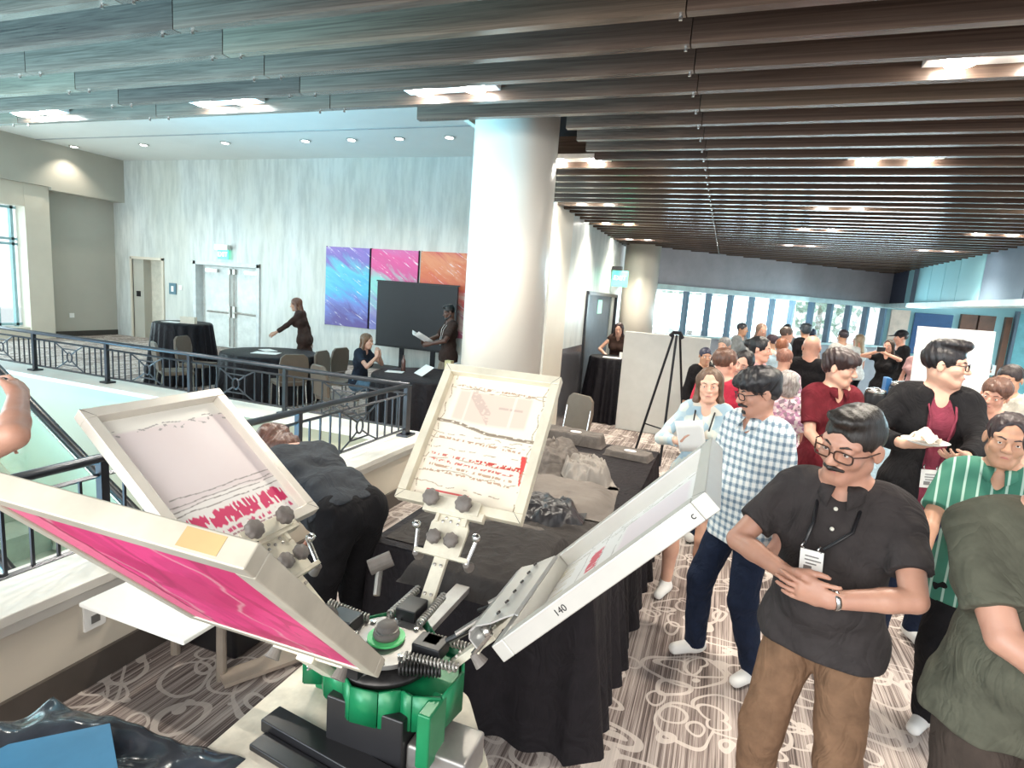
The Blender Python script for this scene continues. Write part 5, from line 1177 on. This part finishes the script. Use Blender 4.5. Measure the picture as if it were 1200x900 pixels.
            put('beard', polygonize(tr(scale_p([cap((q * .052, .0, -.05), (q * .02, .066, -.09), .022, .022, k=.02) for q in (-1, 1)] + [cap((-.015, .07, -.088), (.015, .07, -.088), .024, k=.02)], hs), Rh, hc), .007, hd_(.0015), s), hm)
        elif e == 'cap':
            put('cap', polygonize(tr(scale_p([ell((0, -.012, .05), (.088, .104, .088), cuts=[((0, 0, .035), (0, -.1, -1))]), cap((-.02, .07, .045), (.02, .15, .035), .045, .04, fl=((0, 0, 1), 5), k=.02)], hs), Rh, hc), h * .8, None, s), BLACKCLOTH)
        elif e == 'earring':
            b = MB(); c = hp_((-.086, -.005, -.045)); b.tube([tuple(c + Rh @ V3((.0, .012 * math.cos(v), .014 * math.sin(v)))) for v in [i * .5 for i in range(13)]], .002, 5); _putmb('earring', b, mat('gold', (.8, .55, .2), .25, 1), None, True)
        elif e == 'watch':
            Wr, Rm, E = hframes[0]; fw = (E - Wr) / np.linalg.norm(E - Wr); e1 = V3((0, 0, 1)) - fw * fw[2]; e1 /= np.linalg.norm(e1); e2 = np.cross(fw, e1); c = Wr + fw * .02
            b = MB(); b.tube([tuple(c + (e1 * math.cos(v) + e2 * math.sin(v)) * .031) for v in [2 * PI * i / 20 for i in range(20)]], .009, 8, closed=True, flat=.35)
            wo = _putmb('wristwatch', b, CHROME, None, True); b = MB(); zz = Rm[:, 2]; q = Vector(c + e2 * -.033) ; R_ = Vector(-e2).to_track_quat('Z', 'Y').to_matrix(); b.lathe([(.016, 0), (.016, .008), (.013, .01)], q, 20, R_); _putmb('watch_face', b, BLACKP, wo, False)
        elif isinstance(e, tuple) and e[0] == 'badge':
            _, z0, sz, lm = e[:4]; xo = e[4] if len(e) > 4 else 0; yo = e[5] if len(e) > 5 else .145
            b = MB(); c = up((xo, yo, z0)); R_ = Matrix([list(r) for r in Ru]) @ Matrix.Rotation(.06, 3, 'Y')
            fq = .02 * fem; tp = [up((-.07, .05, 1.46)), up((-.06, .12 + fq, 1.35)), up((xo - .03, yo - .005, z0 + sz * .65))]; tq = [up((.07, .05, 1.46)), up((.06, .12 + fq, 1.35)), up((xo + .03, yo - .005, z0 + sz * .65))]
            lo_ = MB(); lo_.tube([tuple(p) for p in tp], .006, 6, flat=.4); lo_.tube([tuple(p) for p in tq], .006, 6, flat=.4); la = _putmb('lanyard', lo_, lm, None, True)
            b.box(c, (sz * .85, .003, sz), R_); bo_ = _putmb('badge', b, WHITE, la, False)
            b = MB()
            for i, (dx, dz, ww) in enumerate(((0, .25, .5), (-.05, .1, .6), (0, -.05, .4), (.1, -.25, .3))): b.box(c + Ru @ V3((dx * sz, .0025, dz * sz)), (ww * sz, .001, sz * .05 * (1 + (i == 3) * 3)), R_)
            _putmb('badge_print', b, GREYP, la, False)
            b = MB()
            for dx in (-.3, .3): b = MB().tube([tuple(c + Ru @ V3((dx * sz, 0, sz * .5))), tuple(c + Ru @ V3((dx * sz + .01, .01, sz * .62))), tuple(c + Ru @ V3((dx * sz + .005, 0, sz * .75)))], .0035, 6); _putmb('badge_clip', b, CHROME, la, True)
        elif e == 'buttons':
            for j, z in enumerate((1.415, 1.345)): b = MB(); R_ = Vector(Ru @ V3((0, 1, .15))).to_track_quat('Z', 'Y').to_matrix(); b.lathe([(.006, 0), (.007, .002), (.0, .0035)], up((0, .115 + .008 * j + .012 * fat, z)), 14, R_); _putmb('button', b, [MATS['cream_card'], mat('pearl_button', (.8, .78, .68), .2)][1], None, True)
    return dict(t=t, hands=hframes, s=s, rz=rz, loc=loc, up=up, hc=hc, Rh=Rh)
def scale_p(P, k):
    if k == 1: return P
    out = []
    for p in P:
        q = dict(p); q['a'] = p['a'] * k
        if p['t'] == 'c': q['b'] = p['b'] * k; q['r'] = p['r'] * k; q['r2'] = p['r2'] * k
        else: q['rad'] = p['rad'] * k
        q['cuts'] = [(c * k, n) for c, n in p['cuts']]; out.append(q)
    return out
def held(info, p):      # point in figure units -> world
    p = V3(p) * info['s']; c, s_ = math.cos(info['rz']), math.sin(info['rz']); return Vector((p[0] * c - p[1] * s_ + info['loc'][0], p[0] * s_ + p[1] * c + info['loc'][1], p[2]))
# ------------------------------------------------------------------ clothing fabrics
def m_plaid():
    g = G('blue_plaid_shirt'); x, y, z = g.xyz(g.co()); s = g.math('ADD', x, g.math('MULTIPLY', y, .9))
    def tri(v, per, ph=0): return g.math('ABSOLUTE', g.math('SUBTRACT', g.math('FRACT', g.math('ADD', g.math('DIVIDE', v, per), ph)), .5))
    a = g.ramp(tri(s, .043), [(.2, (0, 0, 0)), (.26, (1, 1, 1))]); b = g.ramp(tri(z, .043), [(.2, (0, 0, 0)), (.26, (1, 1, 1))])
    a2 = g.ramp(tri(s, .043, .5), [(.46, (0, 0, 0)), (.47, (1, 1, 1))]); b2 = g.ramp(tri(z, .043, .5), [(.46, (0, 0, 0)), (.47, (1, 1, 1))])
    f = g.math('ADD', g.math('MULTIPLY', a, .5), g.math('MULTIPLY', b, .5)); c = g.ramp(f, [(0, (.17, .24, .3)), (.5, (.48, .56, .6)), (1, (.78, .8, .78))])
    c = g.mix(g.math('MULTIPLY', g.math('MAXIMUM', a2, b2), .7), c, (.12, .2, .3)); return g.done(c, .85)
def m_stripes(name, a, b, per, w, axis='s', rough=.8):
    g = G(name); x, y, z = g.xyz(g.co()); s = g.math('ADD', x, g.math('MULTIPLY', y, .15)) if axis == 's' else z
    t = g.math('ABSOLUTE', g.math('SUBTRACT', g.math('FRACT', g.math('DIVIDE', s, per)), .5)); return g.done(g.mix(g.ramp(t, [(w, (0, 0, 0)), (w + .03, (1, 1, 1))]), b, a), rough)
def m_blotch(name, cols, sc, rough=.85):
    g = G(name); v = g.vor(g.co(), sc, out='Color'); x = g.xyz(v)[0]; return g.done(g.ramp(x, [(i / len(cols), c) for i, c in enumerate(cols)], 'CONSTANT'), rough)
POLO = m_cloth('dark_heather_polo', (.042, .036, .036)); KHAKI = m_cloth('brown_chinos', (.2, .115, .068)); NAVY = m_cloth('navy_trousers', (.012, .02, .045))
OLIVE = m_cloth('olive_tee', (.085, .085, .062)); BROWNP = m_cloth('dark_brown_trousers', (.05, .037, .03)); MAROON = m_cloth('maroon_shirt', (.14, .014, .022)); BLAZER = m_cloth('black_blazer', (.01, .0095, .011)); BLK = m_cloth('black_cotton', (.009, .0085, .01))
WINE = m_cloth('wine_tee', (.2, .035, .06)); PLAID = m_plaid(); GRS = m_stripes('green_striped_shirt', (.04, .19, .13), (.4, .58, .5), .05, .08)
DENIM = m_blotch('denim_and_cream_jacket', [(.36, .47, .52), (.5, .55, .52), (.3, .42, .5), (.56, .54, .48)], 16); STRP = m_stripes('cream_black_stripes', (.03, .03, .03), (.62, .58, .48), .03, .25, 'z')
FLOR = m_blotch('pink_floral', [(.62, .42, .5), (.75, .68, .68), (.4, .2, .32), (.72, .55, .62), (.25, .18, .22)], 38); BWP = m_blotch('black_white_print', [(.03, .03, .03), (.72, .72, .68), (.03, .03, .03), (.66, .66, .64)], 34)
DARKJ = m_cloth('slate_work_shirt', (.045, .05, .058)); CREAMT = m_cloth('cream_top', (.62, .58, .5)); REDT = m_cloth('red_top', (.5, .03, .06)); PALEB = m_cloth('pale_blue_top', (.42, .55, .62)); PALEG = m_cloth('grey_top', (.25, .27, .28)); WHITET = m_cloth('white_top', (.72, .72, .7)); BRT = m_cloth('brown_tee', (.05, .028, .022)); NAVYT = m_cloth('navy_tee', (.02, .028, .045)); PINKT = m_cloth('pink_top', (.6, .36, .36))

# ------------------------------------------------------------------ the crowd, nearest first
near = person('man in dark grey polo, tortoise glasses and moustache, hands clasped at his chest', (.455, 2.2), 250, 1.70, SK_TAN, (.018, .014, .012), 'fade', h=.0055, fat=.35, head=(-20, 14, -8), head_s=1.13,
    hands=[(-.05, .30, 1.17), (.075, .285, 1.2)], poles=[(-1, -.1, -.35), (1, -.1, -.35)], hdirs=[(1, .28, .1), (-1, .25, -.12)], palms=[(-.1, -1, .1), (.1, -1, .1)], curl=((.2, .25, .2), (.18, .22, .2)),
    legm=KHAKI, topm=POLO, hem=.87, sleeve=.7, collar=POLO, shoem=BLK, neckcut=.03, wr=.0042, belly=.03, feet=[(-.15, -.02), (.14, .04)], extras=('tortoise_glasses', 'moustache', 'watch', 'buttons', ('badge', 1.23, .085, BLACKP, .035, .19)))
edge = person('broad man in olive tee at the right edge, seen from the side', (.90, 1.90), -86, 1.79, SK_TAN, (.012, .01, .01), 'short', h=.0075, fat=.5, hands=[(-.1, .36, 1.06), (-.02, .34, 1.13)], poles=[(-1, -.4, -.4), (1, -.5, -.5)], head=(66, 8, 0),
    legm=BROWNP, topm=OLIVE, hem=.88, sleeve=.74, wr=.005, belly=.04, feet=[(-.14, -.05), (.14, .05)], shoem=BLK)
plaid = person('man in blue and white plaid shirt, black hair, glasses and moustache, looking left', (.22, 3.28), 222, 1.70, SK_TAN, (.012, .012, .015), 'bowl', h=.006, fat=.35, head=(-22, 16, 0), head_s=1.08, legm=NAVY, topm=PLAID, sleeve=1.8, hem=.78, collar=PLAID, wr=.004,
    hands=[(-.26, .0, .8), (.27, .1, .82)], feet=[(-.17, -.05), (.14, .1)], neckcut=.075, extras=('glasses', 'goatee'))
woman = person('woman in denim and cream jacket holding a white sheet, brown hair, gold earring', (-.05, 4.05), 262, 1.60, SK_FAIR, (.12, .07, .045), 'long', fem=1, h=.0065, head=(8, 2, 3), head_s=1.08, legs='shorts', legm=m_cloth('grey_shorts', (.2, .2, .22)), topm=DENIM, sleeve=1.85, hem=.72, wr=.005,
    hands=[(-.25, .1, .85), (.12, .3, 1.24)], poles=[None, (1, -.3, -.8)], hdirs=[None, (-.5, .3, .8)], palms=[None, (-.5, -.6, -.3)], feet=[(-.1, .0), (.12, .12)], extras=('earring', ('badge', 1.1, .06, BLACKP, .0, .16)))
maroon = person('young man in maroon short sleeved shirt looking to the right, hands together', (.79, 4.66), 292, 1.77, SK_FAIR, (.035, .02, .02), 'bowl', h=.007, head=(42, 10, 0), head_s=1.08, legm=NAVY, topm=MAROON, collar=MAROON, sleeve=.75, hem=.8, neckcut=.09,
    hands=[(-.02, .3, 1.0), (.1, .3, 1.02)], poles=[(-1, -.5, -.4), (1, -.5, -.4)], hdirs=[(.9, .4, -.2), (-.9, .4, -.4)], palms=[(.2, -1, 0), (-.2, -1, 0)])
blazer = person('tall man in black blazer over wine shirt holding a plate, glasses, looking right', (1.25, 4.12), 275, 1.90, SK_FAIR, (.012, .01, .012), 'quiff', h=.0065, head=(62, 2, 0), head_s=1.04, legm=NAVY, topm=WINE, jacket=BLAZER, hem=.82,
    sleeve=.25, hands=[(-.0, .40, 1.2), (.24, .33, 1.22)], poles=[(-1, -.5, -.6), (1, -.5, -.6)], hdirs=[(.75, .5, .05), (-.85, .4, .1)], palms=[(.3, -.2, 1), (-.2, -.3, 1)], extras=('glasses', ('badge', 1.02, .1, WINE, .04, .19)))
green = person('smiling woman in green striped shirt with dark pulled back hair', (1.27, 3.2), 245, 1.62, SK_OLIVE, (.03, .018, .02), 'ponytail', fem=.5, fat=.6, h=.006, head=(8, 6, -5), head_s=1.1, legm=BLK, topm=GRS, collar=GRS, sleeve=.85, hem=.75, hands=[(-.22, .3, .98), (.2, .38, 1.02)], poles=[(-1, -.6, -.4), (1, -.7, -.4)], neckcut=.09)
curly = person('laughing woman with curly brown hair in a cream and black striped top', (1.93, 5.2), 242, 1.63, SK_PINK, (.13, .06, .04), 'curlyshort', fem=.8, fat=.3, h=.011, head=(-5, 12, -12), head_s=1.1, legm=BLK, topm=STRP, hem=.8)
p = person('dark haired man behind the curly haired woman, pale shirt', (2.35, 6.1), 228, 1.70, SK_OLIVE, (.03, .02, .02), 'short', h=.012, head=(0, 12, 0), head_s=1.1, legm=BLK, topm=CREAMT, sleeve=1.8)
p = person('person with brown hair and red top facing away behind the woman with the sheet', (.03, 4.95), 75, 1.68, SK_PINK, (.12, .055, .035), 'short', h=.011, head=(-35, 5, 0), head_s=1.1, legm=NAVY, topm=REDT, jacket=None, extras=())
p = person('woman in black bending her head towards the red topped person', (.2, 5.75), 235, 1.63, SK_FAIR, (.012, .01, .012), 'long', fem=1, h=.012, head=(20, 15, -22), head_s=1.1, legm=BLK, topm=BLK)
p = person('woman with dark tied hair and pink top in profile looking right', (.34, 6.4), 335, 1.74, SK_PINK, (.015, .012, .015), 'bun', fem=1, h=.012, head=(10, 5, 0), head_s=1.1, legm=BLK, topm=PINKT)
p = person('person in pink and white floral top seen from behind', (.64, 6.9), 60, 1.62, SK_FAIR, (.3, .14, .1), 'short', fem=1, fat=.5, h=.012, legm=BLK, topm=FLOR, head_s=1.05, sleeve=.9)
p = person('shorter woman with grey curly hair in floral blouse between the plaid and maroon men', (.56, 5.45), 100, 1.5, SK_FAIR, (.34, .31, .29), 'curly', fem=1, fat=.3, h=.012, legm=BLK, topm=FLOR, head_s=1.1, sleeve=.9)
p = person('bald broad man in black shirt seen from behind', (.92, 7.15), 72, 1.77, SK_PINK, (.1, .08, .07), 'bald', fat=1, h=.012, head=(0, 8, 0), legm=CREAMT, topm=BLK, head_s=1.15, hem=.9)
far_list = [
 ('woman in black and white printed top before the left windows', (.02, 8.3), 250, 1.62, SK_FAIR, (.2, .2, .2), 'short', 1, BWP), ('person with blue black hair beside the printed top woman', (-.2, 7.6), 300, 1.5, SK_OLIVE, (.03, .03, .06), 'short', 0, BLK),
 ('red haired person facing the window strip', (.75, 8.6), 80, 1.66, SK_PINK, (.28, .1, .05), 'short', 1, PALEB), ('woman in white top smiling before the fifth window', (.6, 11.3), 300, 1.79, SK_PINK, (.3, .2, .15), 'long', 1, WHITET),
 ('slim figure in grey before the fourth window', (.3, 12.4), 330, 1.75, SK_OLIVE, (.05, .05, .06), 'short', 0, PALEG), ('man in pale blue shirt and glasses before the windows', (.95, 10.6), 20, 1.78, SK_PINK, (.09, .06, .05), 'short', 0, PALEB),
 ('dark haired woman behind the man in pale blue', (.72, 9.9), 170, 1.66, SK_OLIVE, (.04, .02, .03), 'short', 1, CREAMT), ('person in black with swept hair before the seventh window', (1.45, 12.3), 120, 1.83, SK_OLIVE, (.03, .04, .05), 'bowl', 0, BLK),
 ('figure with grey backpack before the sixth window', (1.2, 13.2), 80, 1.78, SK_OLIVE, (.04, .05, .06), 'short', 0, PALEG), ('person in white shirt with dark hair left of the buffet', (2.12, 12.5), 100, 1.77, SK_OLIVE, (.05, .04, .05), 'short', 0, WHITET),
 ('blonde person in white before the ninth window', (2.5, 13.0), 130, 1.70, SK_PINK, (.4, .3, .2), 'long', 1, WHITET), ('man in black cap and dark vest at the end of the window strip', (3.1, 12.6), 200, 1.84, SK_PINK, (.03, .02, .02), 'short', 0, BLK),
 ('pink faced person left of the white board', (3.1, 11.4), 230, 1.68, SK_PINK, (.2, .12, .08), 'short', 1, PINKT), ('dark haired figure beyond the curly haired woman', (2.95, 8.4), 235, 1.62, SK_OLIVE, (.02, .02, .03), 'short', 0, BLK),
 ('person in dark blue left of the tenth window', (1.75, 13.8), 60, 1.72, SK_OLIVE, (.04, .05, .08), 'short', 1, NAVYT), ('person in white at the far right edge', (3.25, 7.6), 245, 1.6, SK_PINK, (.05, .03, .03), 'short', 1, WHITET)]
for lb, loc, a, ht, sk, hr, st_, fm, tp in far_list:
    person(lb, loc, a, ht, sk, hr, st_, fem=fm, h=.0165, head=((int(ht * 100) * 7) % 40 - 20, 5, 0), head_s=1.08, legm=BLK if tp is not BLK else NAVY, topm=tp, sleeve=.6 if fm else 1.7, hands=[(-.2, .2, 1.0), (.26, .08, .82)] if fm else None, extras=('cap',) if 'cap' in lb else ())
drink = person('woman with long dark hair raising a camera at the buffet', (2.6, 11.2), 235, 1.70, SK_PINK, (.05, .03, .02), 'long', fem=1, h=.014, hands=[(-.06, .28, 1.52), (.08, .28, 1.52)], poles=[(-1, 0, -.3), (1, 0, -.3)], legm=BLK, topm=BLK, sleeve=.5)
o = obj('camera_body', MB().box(held(drink, (0, .3, 1.58)), (.12, .07, .08)), BLACKP, bevel=.01); tag(o, 'small dark camera held up by the woman at the buffet', 'camera')
attend = person('woman in sleeveless dark top leaning on the tall table at the slate door', (-1.76, 10.36), 272, 1.66, SK_FAIR, (.035, .015, .015), 'long', fem=1, h=.011, lean=14, hands=[(-.14, .36, 1.1), (.16, .36, 1.1)], poles=[(-1, -.5, 0), (1, -.5, 0)], legm=BLK, topm=BRT, sleeve=.12, head=(0, 0, 0), group='staff at the tables')
leanw = person('woman with long wavy brown hair and brown dress leaning over the low table', (-7.1, 8.45), 205, 1.66, SK_OLIVE, (.16, .07, .045), 'long', fem=1, h=.012, lean=12, hands=[(-.18, .5, 1.05), (.26, -.05, .85)], legm=BRT, topm=BRT, sleeve=1.8, hem=.7, group='staff at the tables', head_s=1.05)
seat = person('seated woman in navy tee with long brown hair, hands joined at her chin', (-5.12, 7.3), 5, 1.68, SK_FAIR, (.16, .09, .05), 'long', fem=1, h=.0105, seated=1, lean=8, hands=[(-.04, .33, .96), (.04, .33, .96)], poles=[(-1, .3, -1), (1, .3, -1)], hdirs=[(.1, -.1, 1), (-.1, -.1, 1)], palms=[(1, 0, 0), (-1, 0, 0)],
    feet=[(-.12, .42), (.12, .46)], legm=m_cloth('blue_jeans', (.12, .2, .28)), topm=NAVYT, hem=.94, sleeve=.6, group='staff at the tables')
bman = person('man in brown tee with white lanyard reading a sheet, standing before the black screen', (-4.15, 8.35), 222, 1.75, SK_DARK, (.008, .007, .007), 'fade', h=.0105, head=(-8, 18, 0), hands=[(-.13, .34, 1.12), (.16, .34, 1.14)], poles=[(-1, -.5, -.5), (1, -.5, -.5)], legm=m_cloth('tan_trousers', (.3, .24, .18)), topm=BRT, sleeve=.75, extras=('beard', ('badge', 1.13, .07, WHITE, 0, .15)), group='staff at the tables')
bend = person('woman in slate work shirt and black trousers bending over behind the press, seen from behind', (-1.54, 2.17), 163, 1.70, SK_PINK, (.11, .05, .035), 'curly', fem=.6, fat=.5, h=.0075, lean=70, head=(0, 10, 0), head_s=1.12, hands=[(-.2, .62, .5), (.2, .6, .5)], poles=[(-1, 0, .2), (1, 0, .2)],
    legm=BLK, topm=DARKJ, hem=.97, sleeve=1.5, feet=[(-.13, -.02), (.13, .04)], shoem=BLK, wr=.006, group='staff at the tables', collar=DARKJ)
elbow = person('person at the left edge with raised bare elbow and black sleeve', (-2.14, .8), 88, 1.70, SK_TAN, (.03, .02, .02), 'short', fat=.4, h=.009, hands=[(-.1, .3, 1.4), (.12, .32, 1.62)], poles=[(-1, 0, -.5), (1, .4, .3)], legm=BLK, topm=BLK, sleeve=.6, group='staff at the tables')

# things in hands
def card(info, c, sx, sy, rot, lb, cat, name='paper_sheet', m=WHITE, bend=0):
    c = held(info, c); R = Matrix.Rotation(info['rz'], 3, 'Z') @ Euler(rot).to_matrix()
    b = MB(); b.grid(lambda u, v: tuple(c + R @ Vector(((u - .5) * sx, (v - .5) * sy, bend * ((u - .5) ** 2)))), 8, 4); o = obj(name, b, m, solid=.002, smooth=True); tag(o, lb, cat); return o
card(woman, (.03, .345, 1.30), .17, .22, (1.25, .2, 0), 'white sheet held up by the woman in the denim jacket', 'paper')
card(bman, (.02, .46, 1.17), .24, .3, (.5, 0, .2), 'white sheet held by the man with the white lanyard', 'paper', bend=.3)
pl = thing('paper_plate', 'white paper plate with a napkin held by the man in the blazer', 'plate', held(blazer, (.2, .46, 1.25)))
pc = held(blazer, (.2, .46, 1.255)); obj('plate', MB().lathe([(.05, 0), (.075, .006), (.11, .02), (.112, .022), (.07, .01), (0, .006)], pc, 32), WHITE, pl, smooth=True)
b = MB(); rs = np.random.RandomState(4)
b.grid(lambda u, v: tuple(pc + Vector(((u - .5) * .12, (v - .5) * .12, .03 + .05 * math.exp(-8 * ((u - .4) ** 2 + (v - .5) ** 2)) + .02 * math.sin(9 * u + 6 * v)))), 10, 10); obj('napkin', b, mat('cream_napkin', (.78, .68, .58), .8), pl, solid=.002)
